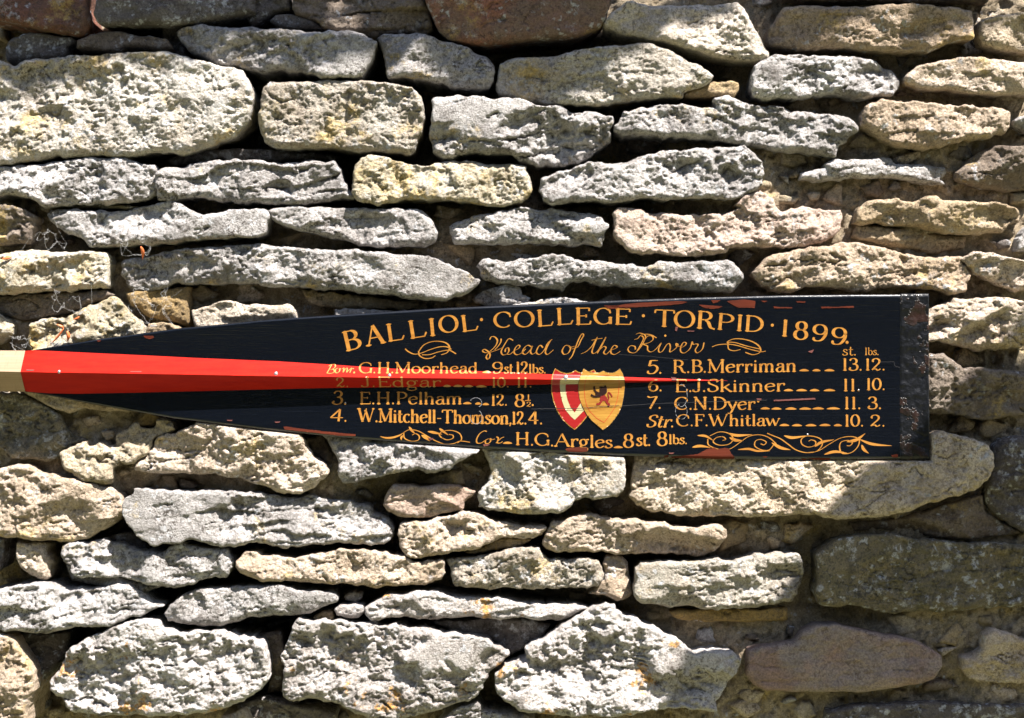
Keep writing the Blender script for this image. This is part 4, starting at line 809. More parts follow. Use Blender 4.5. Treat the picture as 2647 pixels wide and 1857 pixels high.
def glyph(pa, ch, X0, Yb, H, wid, slant=0, rot=0, th=.165, thin=.055):
    adv, strokes = GL[ch]; sc = wid / adv
    ca, sa = math.cos(rot), math.sin(rot)
    def T(p):
        p = np.asarray(p, float)
        x = p[:, 0] * sc + p[:, 1] * H * slant; y = p[:, 1] * H
        return np.stack([X0 + x * ca + y * sa * 1.0, Yb + x * sa * -1 * -1 * -1 - y * ca], 1) if rot == 0 else np.stack([X0 + x * ca - y * sa, Yb - x * sa - y * ca], 1)
    th_, tn_ = th * H * min(1.1, max(.7, sc / H)), thin * H
    for kind, pts, fl in strokes:
        if kind == 'd':
            a = np.radians(np.linspace(0, 360, 13)[:-1]); r = .078 * H
            c_ = T(pts)[0]
            P = np.vstack([[c_], np.stack([c_[0] + r * np.cos(a), c_[1] + r * np.sin(a)], 1)])
            pa.add(P, [[0, 2 * k + 1, 2 * k + 2, (2 * k + 2) % 12 + 1] for k in range(6)], .00022); continue
        q = catmull(pts, 6) if kind == 'c' else dense(pts, 10)
        if len(pts) == 2 or kind == 'l': q = dense(pts, 10)
        g_ = np.gradient(np.stack([q[:, 0] * sc / H, q[:, 1]], 1), axis=0); ang = np.arctan2(g_[:, 1], g_[:, 0])
        w = tn_ + (th_ - tn_) * np.abs(np.sin(ang - .12)) ** 1.4
        if kind == 'l' and abs(pts[0][0] - pts[-1][0]) * sc < .14 * H and abs(pts[0][1] - pts[-1][1]) < .3: w = w * .55
        if kind == 'l' and pts[0][1] < pts[-1][1] and ch in 'MWANvwy': w = w * .42
        if ch in 'MN' and kind == 'l' and abs(pts[0][0] - .16) < .01: w = w * .45
        ribbon(pa, T(q), w, .00018)
        def ser(pt, half, up=0):
            a_ = np.array([[pt[0] - half * H / sc, pt[1] + up], [pt[0], pt[1]], [pt[0] + half * H / sc, pt[1] + up]])
            ribbon(pa, T(dense(a_, 3)), np.array([tn_ * .8, tn_ * 1.3, tn_ * 2.0, tn_ * 2.4, tn_ * 2.0, tn_ * 1.3, tn_ * .8]), .00022)
        s0, s1 = pts[0], pts[-1]
        if 's' in fl: ser((s0[0], s0[1] - (.02 if s0[1] > .5 else -.02)), .15)
        if 'f' in fl: ser((s1[0], s1[1] - .02), .10)
        if 'E' in fl: ser((s1[0], s1[1]), .12)
        if 'e' in fl: ser((s1[0], s1[1] + .02), .15)
        if 't' in fl:
            a_ = np.array([[s0[0] - .12 * H / sc, s0[1] - .06], [s0[0], s0[1] - .01]]); ribbon(pa, T(dense(a_, 4)), np.linspace(tn_ * .8, tn_ * 2, 5), .00022)
def line(pa, s, x0, x1, y0, H, y1=None, slant=0, **kw):
    y1 = y0 if y1 is None else y1
    tot = sum(GL[c][0] for c in s); x = x0; sc = (x1 - x0) / tot
    for c in s:
        wd = GL[c][0] * sc
        glyph(pa, c, x, y0 + (y1 - y0) * (x - x0) / (x1 - x0), H, wd, slant, **kw)
        x += wd
# the title follows an arch: letter, close-up, left, right, top, base, turn
title = Paint()
for ch, t, xa, xb_, yt, yb, rot in [('B', 1, 140, 335, 318, 520, 13), ('A', 1, 380, 572, 262, 462, 11), ('L', 1, 585, 778, 238, 418, 8), ('L', 1, 815, 1010, 205, 388, 9), ('I', 1, 1030, 1122, 180, 358, 5), ('O', 1, 1140, 1352, 152, 328, 5), ('L', 1, 1360, 1548, 148, 316, 7),
     ('C', 2, 300, 500, 110, 272, 2), ('O', 2, 515, 735, 97, 267, 2), ('L', 2, 740, 922, 90, 260, 4), ('L', 2, 940, 1128, 72, 243, 3), ('E', 2, 1138, 1328, 65, 240, 1), ('G', 2, 1342, 1548, 66, 235, 0), ('E', 3, -62, 126, 138, 288, -1),
     ('T', 3, 330, 528, 147, 305, -2), ('O', 3, 512, 718, 152, 314, -3), ('R', 3, 716, 915, 158, 322, -4), ('P', 3, 905, 1088, 180, 332, -5), ('I', 3, 1088, 1185, 195, 345, -4), ('D', 3, 1172, 1372, 200, 350, -4),
     ('1', 4, 58, 135, 300, 450, -4), ('8', 4, 165, 312, 312, 473, -6), ('9', 4, 325, 484, 334, 485, -8), ('9', 4, 495, 658, 360, 515, -9)]:
    x0, y0, k = BT[t]; r_ = math.radians(rot)
    w_ = (xb_ - xa) / k; H_ = (yb - yt) / k
    X0 = x0 + xa / k + (H_ * math.sin(r_) * .5 if rot > 0 else 0) + (0 if rot > 0 else -0)
    Yb_ = y0 + yb / k - max(0, 0)
    glyph(title, ch, X0, Yb_, H_, w_ * 1.0, 0, r_, th=.18, thin=.048)
def dots(pa, lst, eps=.0002):
    for (x, y, r) in lst:
        a = np.radians(np.linspace(0, 360, 13)[:-1])
        pa.add(np.vstack([[[x, y]], np.stack([x + r * np.cos(a), y + r * np.sin(a)], 1)]), [[0, 2 * k + 1, 2 * k + 2, (2 * k + 2) % 12 + 1] for k in range(6)], eps)
for t, x, y in ((2, 180, 186), (3, 230, 206), (3, 1450, 295), (4, 663, 508)):
    x0, y0, k = BT[t]; dots(title, [(x0 + x / k, y0 + y / k, 4.0)])
title.build('lettering', MG, label='arched gold title BALLIOL COLLEGE TORPID 1899')

crew = Paint()
line(crew, 'G.H.Moorhead', 927, 1236, 964.3, 27.5)
line(crew, '9', 1270, 1302, 965, 29); line(crew, 'st.', 1303, 1333, 965, 26); line(crew, '12', 1333, 1366, 965, 29.5); line(crew, 'lbs.', 1366, 1412, 965, 24)
line(crew, '2.', 868, 903, 1000, 24); line(crew, 'J.Edgar', 934, 1142, 1000, 26, 1000)
line(crew, '10.', 1270, 1317, 1001, 25); line(crew, '11.', 1333, 1377, 1001, 25)
line(crew, '3.', 856, 898, 1045, 34, slant=.1); line(crew, 'E.H.Pelham', 927, 1197, 1044.5, 31)
line(crew, '12.', 1269, 1312, 1048, 28.5); line(crew, '8', 1329, 1358, 1051.5, 33)
line(crew, '1', 1362, 1370, 1034, 14, th=.2); line(crew, '2', 1360, 1374, 1051, 12, th=.2); ribbon(crew, dense([(1357, 1035.5), (1372, 1034.5)], 4), 1.8); dots(crew, [(1377, 1047, 2.6)])
line(crew, '4', 850, 889, 1089, 31, slant=.12); dots(crew, [(893, 1088, 2.4)])
line(crew, 'W.Mitchell-Thomson,', 925, 1324, 1090, 34, 1096.5)
line(crew, '12.', 1323, 1362, 1096.5, 32); line(crew, '4.', 1364, 1404, 1096.5, 33)
line(crew, 'H.G.Argles', 1330, 1584, 1150, 32, 1158.5)
line(crew, '8', 1609, 1640, 1156.5, 35); line(crew, 'st.', 1645, 1682, 1152, 32); line(crew, '8', 1696, 1727, 1152, 36); line(crew, 'lbs.', 1728, 1777, 1147.5, 25)
line(crew, '5.', 1668, 1713, 965.5, 34, slant=.14); line(crew, 'R.B.Merriman', 1737, 2060, 964, 33, 960)
line(crew, '6.', 1673, 1713, 1011, 31, slant=.08); line(crew, 'E.J.Skinner', 1742, 2030, 1013, 32, 1011)
line(crew, '7.', 1669, 1711, 1056, 32, slant=.05); line(crew, 'C.N.Dyer', 1742, 1953, 1058.5, 32)
dots(crew, [(1960, 1037, 3.2)])
line(crew, 'Str.', 1668, 1742, 1104, 31, slant=.32); line(crew, 'C.F.Whitlaw', 1747, 2016, 1101.5, 30, 1100)
line(crew, '13.', 2176, 2230, 957.5, 31); line(crew, '12.', 2235, 2289, 957, 30)
line(crew, '11.', 2177, 2225, 1010.7, 31); line(crew, '10.', 2238, 2289, 1008, 30)
line(crew, '11.', 2180, 2227, 1057, 31); line(crew, '3.', 2241, 2280, 1057, 31)
line(crew, '10.', 2182, 2233, 1102, 30); line(crew, '2.', 2247, 2289, 1102, 29)
line(crew, 'st.', 2177, 2214, 918.5, 24, th=.11); line(crew, 'lbs.', 2235, 2272, 917.5, 19, th=.12)
def dash(x0, x1, y, w=5.2):
    c_ = dense([(x0, y), (x1, y)], 10); u = np.linspace(0, 1, 11)
    c_[:, 1] -= 1.6 * np.sin(u * math.pi); ribbon(crew, c_, .8 + w * np.sin(u * math.pi) ** .8)
for a_, b_, y in [(1247, 1270, 963), (1146, 1166, 999), (1172, 1196, 999), (1200, 1223, 999.5), (1230, 1258, 1000), (1197, 1219, 1043.5), (1228, 1244, 1044.5), (1247, 1264, 1046), (1300, 1324, 1146), (1586, 1610, 1157),
                   (2066, 2091, 958.5), (2100, 2121, 958.5), (2131, 2157, 958.5), (2026, 2050, 1010), (2058, 2086, 1010), (2093, 2118, 1010), (2129, 2159, 1010),
                   (1966, 1990, 1057), (1994, 2020, 1057.5), (2030, 2059, 1057.5), (2066, 2097, 1057.5), (2100, 2130, 1057), (2137, 2171, 1057),
                   (2015, 2040, 1100), (2047, 2073, 1100.5), (2082, 2110, 1100.5), (2118, 2147, 1100), (2155, 2176, 1100.5)]:
    dash(a_, b_, y)
crew.build('lettering', MG, label='gold list of the crew names and weights')

# script, flourishes and scrolls drawn with a pointed pen
scr = Paint()
def pen(t, s, w0=.9, w1=4.2, leaf=None, eps=.00018, pa=None):
    pa = pa or scr
    C_ = catmull(tp(t, P_(s)), 9)
    if leaf:
        u = np.linspace(0, 1, len(C_)); w = .8 + leaf * np.sin(u ** .8 * math.pi)
    else:
        d = np.gradient(C_, axis=0); ang = np.arctan2(-d[:, 1], d[:, 0])
        w = w0 + (w1 - w0) * np.clip(np.abs(np.sin(ang - .35)), 0, 1) ** 1.8 * (np.sin(ang) * np.cos(ang) > -.9)
        w = np.convolve(np.pad(w, 2, 'edge'), np.ones(5) / 5, 'valid')
    ribbon(pa, C_, w, eps)
for s in ["265,395 285,363 320,368 345,400 337,440 310,478 268,515 225,530 192,515 205,495 240,510 268,545 262,585 240,597 230,572 255,535 305,515 350,500 400,478",
          "385,385 380,420 355,460 318,500", "510,402 465,385 430,430 398,485 385,522 402,552 442,545 465,512 458,480 432,490 425,522",
          "440,545 480,545 520,510 560,490 580,465 560,452 530,485 520,530 550,552 600,532 640,490", "700,470 660,453 620,488 608,530 640,547 690,500 712,460 690,515 708,545 750,525",
          "820,478 790,453 762,488 752,530 788,547 835,500 870,430 915,392", "900,400 868,460 845,522 868,548 930,500",
          "1090,455 1050,458 1020,510 1040,547 1085,532 1106,485 1085,455 1110,472 1150,462", "1120,492 1180,470 1215,400 1242,350 1225,335 1195,385 1160,470 1125,560 1092,602",
          "1215,542 1270,518 1330,460 1385,368", "1385,368 1352,450 1330,520 1352,538 1395,505 1440,430 1475,368", "1475,368 1435,450 1385,537", "1325,402 1380,388 1440,380",
          "1408,500 1450,466 1476,480 1452,528 1480,545 1525,505 1570,488 1592,468 1560,455 1530,495 1530,535 1570,548 1625,515"]: pen(2, s)
for s in ["160,380 200,370 250,395 235,450 195,515 150,555 102,550 85,520 110,490 150,497 155,525", "145,432 178,420 200,395 235,380 300,386 355,415", "235,445 270,400 312,398 322,430 285,460 232,475 268,492 272,530 302,548 345,525 400,462",
          "400,462 375,520 382,550 412,540 450,482 475,470 486,500 482,548 530,520 558,482 540,468 545,492 572,495 600,485", "580,512 622,490 636,465 610,458 585,500 585,545 622,557 672,515 692,450",
          "692,450 702,476 730,472 748,482 722,530 742,557 788,522 805,460", "215,395 232,420 205,480 170,540"]: pen(3, s, .9, 3.6)
x0, y0, k = BT[3]; dots(scr, [(x0 + 438 / k, y0 + 394 / k, 2.8)])
scr.build('lettering', MG, label='gold script Head of the River'); scr = Paint()
for s in ["795,490 830,520 890,545 960,535 1050,500 1150,470 1230,470 1275,495", "970,552 1050,550 1150,520 1250,505 1325,542", "935,512 945,560 1000,590 1070,585 1110,560"]: pen(1, s, 1.6, 3.6)
pen(1, "940,510 990,450 1070,416 1160,413 1230,435 1257,480 1230,530 1170,552", 1.6, 4.4)
scr.build('flourish', MG); scr = Paint()
for s in ["880,500 940,480 1040,475 1130,490 1230,520 1340,545 1390,540", "1020,455 1100,460 1200,490 1330,520", "1030,480 1040,522 1090,537 1150,525"]: pen(3, s, 1.4, 3)
pen(3, "1040,482 1030,450 1090,425 1180,428 1270,455 1330,500 1335,550 1270,574 1195,552", 1.4, 4.2)
scr.build('flourish', MG); scr = Paint()
# italic captions
for t, s in ((1, "0,670 25,655 60,652 70,675 45,700 20,705 55,705 62,730 30,745 -15,740"), (1, "30,655 10,700 -10,740"), (1, "100,690 78,700 75,730 95,740 118,720 115,695 130,700"), (1, "140,700 160,690 155,735"), (1, "155,735 175,700 195,692 192,735"), (1, "192,735 215,710 240,690 225,738"), (1, "225,715 245,695 265,697")): pen(t, s, 1.2, 3.4)
dots(scr, [(850 + 270 / 4.0275, 780 + 736 / 4.0275, 2.6)])
scr.build('lettering', MG, label='italic caption Bow'); scr = Paint()
for s in ["235,1350 205,1345 160,1375 130,1430 135,1468 175,1470 215,1445", "255,1425 225,1440 222,1470 250,1475 275,1450 270,1425 290,1435 320,1428", "335,1405 355,1420 345,1465 375,1470 400,1455", "415,1408 385,1420 330,1470"]: pen(2, s, 1.3, 4)
scr.build('lettering', MG, label='italic caption Cox'); scr = Paint()
# scrolls below
S1 = ["780,1360 790,1420 860,1450 930,1440 942,1400 905,1372 868,1388", "780,1360 840,1332 930,1345 1010,1390 1060,1420 1130,1455 1210,1480 1300,1475 1370,1450 1470,1462", "1170,1412 1150,1380 1190,1347 1280,1340 1360,1370 1382,1430 1340,1470", "1170,1412 1230,1437 1290,1422 1292,1390 1250,1380"]
for s in S1: pen(1, s, 1.4, 3.2)
for s, w in (("535,1402 600,1417 670,1412 740,1388 780,1360", 4), ("835,1300 860,1335 900,1375", 5.5), ("1150,1318 1185,1345 1245,1388", 5.5), ("1030,1350 1100,1362 1180,1380", 5.5), ("770,1390 755,1415 757,1440", 4.5), ("965,1388 1010,1415 1055,1450", 7)): pen(1, s, leaf=w)
scr.build('scroll', MG, label='leafy gold scroll left of the cox name'); scr = Paint()
S2 = ["860,1342 950,1305 1040,1320 1080,1370 1040,1420 950,1430 892,1400 920,1360 980,1350 1010,1375 980,1386", "840,1372 850,1430 950,1470 1050,1465 1150,1400 1230,1347 1330,1332 1420,1360 1490,1420", "1465,1425 1420,1475 1350,1475 1287,1440 1292,1392 1340,1376 1392,1400 1372,1427 1340,1417"]
for s in S2: pen(3, s, 1.4, 3.2)
for s, w in (("742,1338 820,1345 895,1388", 5), ("1030,1318 1120,1338 1262,1330", 6), ("1045,1358 1100,1382 1175,1388", 7), ("692,1450 770,1438 865,1452", 6), ("1125,1472 1230,1466 1310,1485 1430,1484", 5)): pen(3, s, leaf=w)
S3 = ["-60,1330 0,1355 60,1380 130,1430 200,1480 290,1505 380,1495 430,1450 437,1400 390,1366 300,1355 250,1385 256,1430 310,1455 370,1440 377,1405 340,1390 315,1402", "290,1507 400,1490 500,1430 600,1375 700,1360 770,1385 760,1450 700,1505 620,1512 595,1460 610,1410 670,1395 710,1415 690,1442 660,1442"]
for s in S3: pen(4, s, 1.4, 3.4)
for s, w in (("92,1352 170,1370 305,1352", 6), ("370,1452 430,1412 545,1388", 6), ("660,1408 750,1388 828,1332", 7), ("775,1385 860,1420 940,1435 1066,1443", 6), ("795,1435 815,1478 858,1512", 7), ("455,1522 550,1497 665,1510", 6), ("-20,1415 60,1460 150,1480", 7)): pen(4, s, leaf=w)
scr.build('scroll', MG, label='long leafy gold scroll at the lower right of the blade')

# the two shields
shield_r = Paint(); sp = tp(7, P_("285,175 330,210 400,250 520,282 620,265 705,215 760,250 850,275 1000,240 1095,200 1140,270 1160,500 1140,700 1080,900 950,1180 830,1330 690,1460 560,1370 430,1240 320,1060 240,850 200,650 200,480 215,340 250,240"))
blob(shield_r, sp, .00024)
o1 = shield_r.build('shield', MG2, label='gold edged crimson shield with a cream band')
def inset(poly, d):
    p = resample(np.array(poly), 1.0); n_ = np.roll(p, -2, 0) - np.roll(p, 2, 0); n_ = np.stack([-n_[:, 1], n_[:, 0]], 1); n_ /= np.linalg.norm(n_, axis=1)[:, None] + 1e-9
    return p + n_ * d
pa = Paint(); blob(pa, inset(sp, 2.2), .00036); pa.build('field', MCR, o1)
pa = Paint(); blob(pa, tp(7, P_("400,395 560,380 1000,380 1000,900 870,1070 690,1250 600,1170 520,1070 470,980 435,880 400,740 380,560 382,430")), .00048); pa.build('band', MCM, o1)
pa = Paint(); blob(pa, tp(7, P_("505,515 760,508 950,510 900,800 800,920 690,1095 600,980 540,830 503,660 495,560")), .00060); pa.build('field', MCR, o1)
pa = Paint(); gp = tp(7, P_("875,185 960,240 1080,270 1200,270 1285,230 1370,270 1480,275 1560,240 1630,185 1690,290 1720,400 1730,560 1710,750 1670,960 1600,1120 1500,1260 1400,1370 1280,1460 1170,1370 1050,1270 950,1150 850,980 790,800 765,620 765,500 790,400 830,280"))
blob(pa, inset(gp, -1.0), .00070); o1b = pa.build('shield', MCK, label='gold shield bearing a red lion')
pa = Paint(); blob(pa, gp, .00082); pa.build('field', MG2, o1b)
pa = Paint()
def rl(s): C_ = dense(tp(7, P_(s)), 8); ribbon(pa, C_, 1.1, .00096)
rl("940,325 912,420 893,560 890,660 903,800 940,960 1010,1080 1150,1220 1300,1305 1420,1150 1520,1000 1570,850 1603,680 1615,500 1603,330 1500,345 1280,318 1100,345 940,325")
pa.build('border', MRL, o1b)
pa = Paint()
blob(pa, tp(7, P_("1150,735 1300,725 1355,780 1392,850 1380,905 1340,885 1310,850 1240,862 1205,830 1225,790")), .00108, 1.2)
pen(7, "1250,850 1215,900 1195,920 1140,922", 5, 5, eps=.00112, pa=pa); pen(7, "1345,860 1372,905 1405,925 1385,975", 5, 5, eps=.00116, pa=pa); pen(7, "1370,870 1400,800 1385,730 1392,680 1430,700 1470,768", 2.5, 3, eps=.0012, pa=pa)
pa.build('lion', MRD, o1b)
pa = Paint()
blob(pa, tp(7, P_("1190,570 1215,555 1290,560 1330,525 1362,590 1362,670 1320,720 1250,752 1150,745 1118,715 1122,665 1180,680 1225,655 1195,620 1235,600")), .00124, 1.2)
pen(7, "1095,550 1098,610 1135,668 1180,690", 4.5, 4.5, eps=.00128, pa=pa); pen(7, "1028,722 1085,758 1160,762 1230,745", 4.5, 4.5, eps=.00128, pa=pa)
pa.build('lion', MMR, o1b)

# chips down to the primer
sd_ = 0
for t, s in ((3, "-30,112 60,95 180,85 300,78 550,68 650,75 600,92 480,105 300,118 100,128 0,128 -140,118 -140,108"), (2, "1480,62 1530,42 1611,38 1611,66 1560,74 1490,72"), (3, "868,60 960,58 930,78 890,88"), (3, "750,100 850,108 980,118 940,135 870,142 800,128"), (3, "1015,68 1080,60 1180,52 1290,65 1282,132 1200,128 1130,132 1060,95"), (3, "1335,62 1400,66 1375,82"),
             (4, "-5,180 60,190 170,190 160,200 60,200 0,200"), (4, "424,185 560,186 722,178 720,196 600,196 430,200"), (4, "200,136 285,138 280,148 210,148"),
             (6, "1140,1300 1180,1300 1400,1330 1600,1352 1812,1372 1890,1378 1890,1398 1700,1392 1500,1368 1250,1340 1150,1328"), (2, "1050,1535 1080,1520 1200,1512 1285,1518 1280,1560 1200,1568 1080,1562"),
             (3, "490,1540 620,1528 740,1515 790,1490 830,1468 900,1452 930,1470 1000,1455 1040,1462 1060,1510 1095,1545 1085,1562 900,1562 700,1555 500,1550"), (3, "425,1530 470,1525 465,1548 430,1548"), (5, "1488,352 1600,355 1610,372 1565,388 1520,380"), (5, "1005,400 1058,402 1050,414 1025,418"),
             (4, "300,1556 400,1552 520,1556 500,1572 380,1570"), (4, "250,1560 300,1562 290,1574 255,1574"), (3, "1360,1535 1410,1537 1390,1548 1365,1546"), (4, "1060,1528 1120,1520 1125,1550 1075,1550")):
    sd_ += 1; pa = Paint(); blob(pa, tp(t, P_(s)), .0003, 2.0, 1.6, sd_); pa.build('paint_chip', MPR)
for t, s in ((1, "1040,1416 1085,1418 1090,1430 1062,1442 1044,1432"), (2, "198,1482 270,1484 240,1500 205,1505"), (4, "308,592 365,570 345,605"), (4, "0,1028 180,1020 372,1010 378,1024 180,1034 0,1040"), (3, "1300,988 1350,990 1345,1010 1310,1006"), (3, "535,310 560,312 545,352 530,345"), (3, "645,345 715,348 705,356 650,356"), (3, "470,1500 525,1500 510,1512 475,1512"),
             (6, "545,1228 615,1230 600,1242 560,1238"), (6, "1048,1248 1110,1246 1085,1260 1055,1258"), (5, "1385,722 1510,722 1500,732 1390,730"), (5, "320,705 405,706 395,718 325,716"), (3, "490,785 540,790 545,815 500,815")):
    sd_ += 1; pa = Paint(); blob(pa, tp(t, P_(s)), .0006, 1.6, .8, sd_); pa.build('paint_chip', MPK)
def crack(t, s, w):
    ck = Paint()
    C_ = dense(tp(t, P_(s)), 14); C_[:, 1] += fbm(C_[:, 0], C_[:, 1], 5, 3, seed=33) * 1.4
    ribbon(ck, C_, w * (1 + .6 * fbm(C_[:, 0], C_[:, 1], 4, 2, seed=35)), .0014); ck.build('crack', MCK)
crack(2, "700,1115 940,1112 1160,1110 1290,1104 1400,1092 1611,1080", 1.5); crack(3, "0,1060 300,1040 650,1026 1100,1010 1400,1003", 1.1); crack(4, "950,685 1085,683 1095,720 1140,735", 1.0); crack(3, "0,572 300,590 650,625", .8)
def ring(t, cx, cy, rx, ry, a0=0, a1=360):
    C_ = np.array(tp(t, arc(cx, cy, rx, ry, a0, a1, 40))); C_ += np.stack([fbm(C_[:, 0], C_[:, 1], 6, 2, seed=61), fbm(C_[:, 1], C_[:, 0], 6, 2, seed=62)], 1) * 1.2
    kn = Paint(); ribbon(kn, C_, 1.1, .0005); kn.build('varnish_ring', MGL)
ring(2, 122, 1050, 62, 50, -160, 60); ring(2, 125, 1200, 62, 72, -60, 200); ring(3, 590, 960, 55, 105, -100, 120); ring(3, 590, 1110, 55, 75, -60, 250)

# tacks along the crest
mk, nt, b = newmat('dull_steel'); b.inputs['Metallic'].default_value = .8; b.inputs['Base Color'].default_value = (.35, .34, .36, 1); b.inputs['Roughness'].default_value = .45
import bmesh
for (t, x, y, r) in ((5, 660, 728, 1.7), (6, 1075, 752, 2.3), (1, 637, 770, 2.1), (2, 1055, 795, 2.9), (4, 768, 940, .9), (1, 173, 1053, .9), (4, 305, 1342, 1.0)):
    x0, y0, k = BT[t]; sx, sy = x0 + x / k, y0 + y / k
    bm = bmesh.new(); bmesh.ops.create_uvsphere(bm, u_segments=14, v_segments=8, radius=r / 1000)
    X_, Y_, Z_ = OW(sx, sy, float(faceY(sx, sy)))
    for v in bm.verts:
        v.co = Vector((v.co.x * .9, v.co.y * .7, v.co.z * 1.05)) + Vector((float(X_), float(Y_), float(Z_)))
    me = bpy.data.meshes.new('tack'); bm.to_mesh(me); bm.free(); me.materials.append(mk)
    for p_ in me.polygons: p_.use_smooth = True
    o = bpy.data.objects.new('tack', me); C.objects.link(o); o.parent = oar; o.location = -oar.location

# ---------------------------------------------------------------- leaves overhead, out of the picture, that dapple the wall
SHADE = [
 ([(2800, 640), (2647, 790), (2590, 865), (2540, 925), (2480, 985), (2420, 1060), (2300, 1190), (2160, 1280), (2090, 1380), (2055, 1450), (1985, 1540), (1885, 1605), (1800, 1670), (1725, 1740), (1660, 1990), (2800, 1990)], 2600),
 ([(-150, -200), (-150, 165), (0, 168), (230, 165), (420, 150), (520, 128), (590, 75), (640, 66), (690, 66), (760, 60), (830, 30), (880, -10), (940, -200)], 1500),
 ([(745, 85), (930, 85), (1000, 110), (960, 160), (860, 168), (800, 140), (770, 165), (740, 130)], 420),
 ([(960, -200), (980, 60), (1080, 85), (1130, 105), (1190, 160), (1225, 205), (1290, 238), (1350, 212), (1400, 215), (1470, 205), (1550, 175), (1600, 130), (1700, 85), (1765, 30), (1800, 36), (1860, 5), (1920, -5), (1930, -200)], 1000),
 ([(1940, -200), (1955, 60), (1990, 110), (2070, 95), (2130, 60), (2190, 48), (2210, 25), (2290, 18), (2330, 35), (2345, 100), (2400, 118), (2430, 90), (2520, 75), (2560, 45), (2700, 60), (2760, -200)], 900),
 ([(436, 60), (600, 62), (565, 105), (528, 128), (510, 172), (436, 150)], 160),
 ([(965, 70), (1085, 78), (1062, 125), (1010, 155), (985, 135)], 120),
 ([(690, 130), (760, 178), (800, 190), (780, 200), (700, 190), (660, 150)], 30),
]
lm, nt, b = newmat('leaf_green')
b.inputs['Base Color'].default_value = (.05, .085, .022, 1); b.inputs['Roughness'].default_value = .5
bk, nt, bb_ = newmat('branch_bark'); bb_.inputs['Base Color'].default_value = (.09, .065, .045, 1); bb_.inputs['Roughness'].default_value = .9
def make_foliage(k, poly, count):
    rs = np.random.RandomState(40 + k)
    P = np.array([(W(x, y)[0], W(x, y)[2]) for x, y in poly])
    pts = []
    while len(pts) < count:
        c_ = rs.uniform(P.min(0), P.max(0), (count * 2, 2)); sd, _ = poly_dist(c_, P)
        pts += [(a[0], a[1], s) for a, s in zip(c_, sd) if s > .002]
    pts = pts[:count]; V = []; F = []
    S = np.array(SUN)
    e1 = np.cross(S, [0, 1, 0]); e1 /= np.linalg.norm(e1); e2 = np.cross(S, e1)
    cen = np.zeros(3); PL = -.019 if poly[0][0] > 1935 else -.025
    for (x, z, s) in pts:
        dist = .95 + rs.uniform(-.05, .22)
        c_ = np.array([x, PL, z]) + S * dist
        ln = min(.032, .0035 + s * .95) * rs.uniform(.8, 1.1); wd = ln * .55
        a = rs.uniform(0, 6.28); u = np.array([math.cos(a), 0, math.sin(a)]); v = np.array([-math.sin(a), 0, math.cos(a)])
        u = u + S * rs.normal(0, .35); v = v + S * rs.normal(0, .35)
        n0 = len(V)
        for (p, q_) in ((-1, 0), (-.5, .8), (.2, .95), (1, 0), (.2, -.95), (-.5, -.8)): V.append(c_ + u * ln * p + v * wd * q_)
        F.append([n0, n0 + 1, n0 + 2, n0 + 3, n0 + 4, n0 + 5])
        cen += c_
    return V, F, cen / count
branch = thing('tree_branch', 'leafy branch hanging above the wall that throws dappled shade', 'tree', tuple(Vector((.75, -.55, 1.25))))
allV, allF, cens = [], [], []
for k, (poly, cnt) in enumerate(SHADE):
    V, F, c_ = make_foliage(k, poly, cnt)
    allF += [[i + len(allV) for i in f] for f in F]; allV += V; cens.append(c_)
lo = mesh_obj('leaves', np.array(allV) - np.array(branch.location), allF, lm, branch, False); lo['kind'] = 'stuff'
# limbs reach the leaves from above
import bmesh
bm = bmesh.new()
def limb(a, b_, r0, r1):
    a = Vector(a); b_ = Vector(b_); d = (b_ - a).normalized(); s_ = d.orthogonal().normalized(); t_ = d.cross(s_)
    n = 7; rings = []
    for i in range(n):
        u = i / (n - 1); c_ = a.lerp(b_, u) + Vector((0, 0, .06 * math.sin(u * 3.14))); r = r0 + (r1 - r0) * u
        rings.append([bm.verts.new(c_ + (s_ * math.cos(k * math.pi / 4) + t_ * math.sin(k * math.pi / 4)) * r) for k in range(8)])
    for i in range(n - 1):
        for k in range(8): bm.faces.new((rings[i][k], rings[i][(k + 1) % 8], rings[i + 1][(k + 1) % 8], rings[i + 1][k]))
hub = Vector((1.5, -.75, 2.2))
bl = branch.location
limb(Vector((2.6, -1.2, 3.6)) - bl, hub - bl, .05, .03)
for c_ in cens: limb(hub - bl, Vector(c_) + Vector((0, -.02, .06)) - bl, .018, .003)
me = bpy.data.meshes.new('branch'); bm.to_mesh(me); bm.free(); me.materials.append(bk)
o = bpy.data.objects.new('branch', me); C.objects.link(o); o.parent = branch

# unseen grass sheet added at the foot of the wall to throw light up
gm, nt, b = newmat('worn_grass'); g = NT(nt)
g.lk(g.mix(g.noise(60, 6, .7), (.20, .17, .10), (.07, .10, .03)), b.inputs['Base Color']); b.inputs['Roughness'].default_value = .95
gr = mesh_obj('ground', [(-30, -40, -1.25), (30, -40, -1.25), (30, .3, -1.25), (-30, .3, -1.25)], [(0, 1, 2, 3)], gm); gr['kind'] = 'structure'

